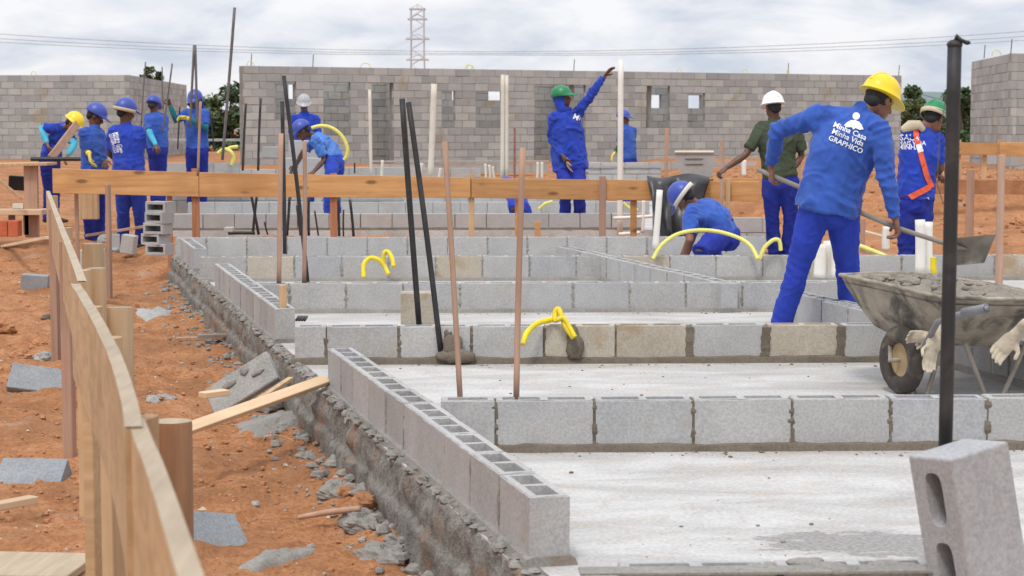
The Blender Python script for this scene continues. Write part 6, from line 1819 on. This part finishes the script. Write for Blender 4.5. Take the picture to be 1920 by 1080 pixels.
def pblock(label, px_, py_, Y, w, h, d, yaw, kind='block', tilt=0, cat='concrete block', name='concrete_block'):
    c = P(px_, py_, Y); mb = MB(); mb.box((0, 0, 0), (w, d, h)); me = mb.mesh(name, M[kind]); bevel_mesh(me, min(w, h, d) * .05)
    o = link(name, me); o.location = c; o.rotation_euler = (0, math.radians(tilt), math.radians(yaw)); return tag(o, label, cat)
pblock('upright grey block between the legs of the man in royal blue, left one', 214, 455, 21.7, .13, .19, .13, 10)
pblock('leaning grey block at the foot of the man in royal blue, right one', 242, 458, 21.3, .15, .21, .13, -10, tilt=8)
pblock('loose block on the slab leaning at the second pipe, behind cross wall two', 783, 577, 11.3, .20, .19, .14, 3, 'block_buff')
pblock('tan block under the fence corner, upper of two', 168, 386, 21.5, .2, .3, .15, 5, 'stake')
pblock('square clay-stained block in the path under the men, left', 174, 488, 17, .2, .2, .2, 5, 'block_buff')
for (px_, py_, Y, w, h, lab) in ((570, 282, 28.6, .44, .30, 'pale upper block of the pile under the bent man'), (572, 312, 28.5, .60, .26, 'pale lower block of the pile under the bent man'), (508, 285, 30.5, .26, .17, 'greenish grey block on the far pile left of the bent man'),
                          (430, 430, 22.8, .10, .05, 'dark scrap on the foundation left of the crossed pipes')):
    pblock(lab, px_, py_, Y, w, h, .25, 2, 'block' if 'pale' in lab else 'block_far')

# left work table, brick crate, black bar
def table():
    root = thing('work_table', 'rough wooden work table at the left edge with a low shelf', 'table', P(60, 440, 22))
    def pl(x0, y0, x1, y1, Y, h, d, m, name, dy_=0):
        a_, b2 = P(x0, y0, Y), P(x1, y1, Y + dy_); d3 = (b2 - a_); R3 = d3.to_track_quat('X', 'Z').to_matrix()
        mb = MB(); mb.box((0, 0, 0), (d3.length, d, h)); me = mb.mesh(name, M[m]); bevel_mesh(me, .004)
        o = link(name, me); m4 = R3.to_4x4(); m4.translation = (a_ + b2) / 2; o.matrix_world = m4; o.parent = root; o.matrix_parent_inverse = parent_inv(root)
    pl(-90, 310, 98, 307, 22.4, .035, .5, 'stake', 'table_top'); pl(-40, 397, 86, 397, 22.2, .06, .4, 'plank', 'shelf')
    for x_ in (58, -50): 
        p = P(x_, 310, 22.3); q = P(x_, 445, 22.3)
        mb = MB(); mb.box((p.x, p.y, (p.z + q.z) / 2), (.15, .08, p.z - q.z)); mb.obj('leg', M['stake_pink'], root)
    for x_ in (50, 22): 
        p = P(x_, 402, 22.3); q = P(x_, 440, 22.3)
        mb = MB(); mb.box((p.x, p.y, (p.z + q.z) / 2), (.06, .08, p.z - q.z)); mb.obj('shelf_leg', M['mortar_far'], root)
table()
for k, (x_, y_) in enumerate(((8, 424), (27, 424))):
    pblock('red clay brick block on the ground below the table shelf, %s' % ('left one' if k == 0 else 'right one'), x_, y_ + 4, 21.9, .125 if k else .15, .18, .2, 0, 'brick', cat='brick', name='clay_brick')
mb = MB(); mb.loft([P(58, 298, 24), P(154, 298, 24)], [(.03, .03)] * 2, n=6, dome=False); tag(mb.obj('black_bar', M['dark']), 'thick black bar lying level below the bending yellow-helmeted man', 'bar')
plank('pale timber prop leaning from the table up towards the yellow helmet', P(95, 297, 24.6), P(145, 232, 25.2), .10, .04, 'stake_pink', 1.2)
pblock('black box-shaped bucket under the left table top', 33, 343, 22.8, .19, .17, .2, 8, 'dark', 4, 'bucket', 'bucket')
plank('slanted brown stick in front of the black bucket', P(-5, 335, 21.9), P(40, 372, 21.9), .04, .03, 'stake')
pblock('small pale lump on the shelf behind the table leg', 34, 386, 22.3, .12, .06, .1, 10, 'pvc_old', 0, 'lump', 'pale_lump')
# clutter: loose battens and blocks right of the shoveller
plank('pale batten on the earth behind the harness man', P(1585, 425, 24), P(1668, 447, 22.5), .06, .03, 'plank')
rock('grey rubble chunk on the orange earth behind the shoveller', 1640, 455, 0, .14, 'rubble', 21, .5)
rock('brown clod by the right picture edge on the orange bank', 1915, 413, 0, .16, 'clod', 23, .6)
rock('large pale clod at the top of the orange bank', 1745, 318, .3, .25, 'clod', 25, .4)
pblock('white carton scrap by the harness man\'s elbow', 1762, 321, 26, .09, .07, .06, 20, 'pvc', 5, 'carton', 'white_carton')
for i, (x_, y_) in enumerate(((1858, 297), (1880, 298), (1898, 300), (1912, 296))):
    pblock(('bluish', 'grey', 'dark grey', 'pale')[i] + ' block glimpsed below the far right board', x_, y_, 33 + i * .3, .2, .22 + .04 * (i % 2), .2, i * 9, ('block', 'block_far', 'block_far', 'block_buff')[i])
plank('long weathered board half buried along the orange bank at the right', P(1720, 350, 29.2), P(2050, 352, 29.6), .03, .22, 'clod')
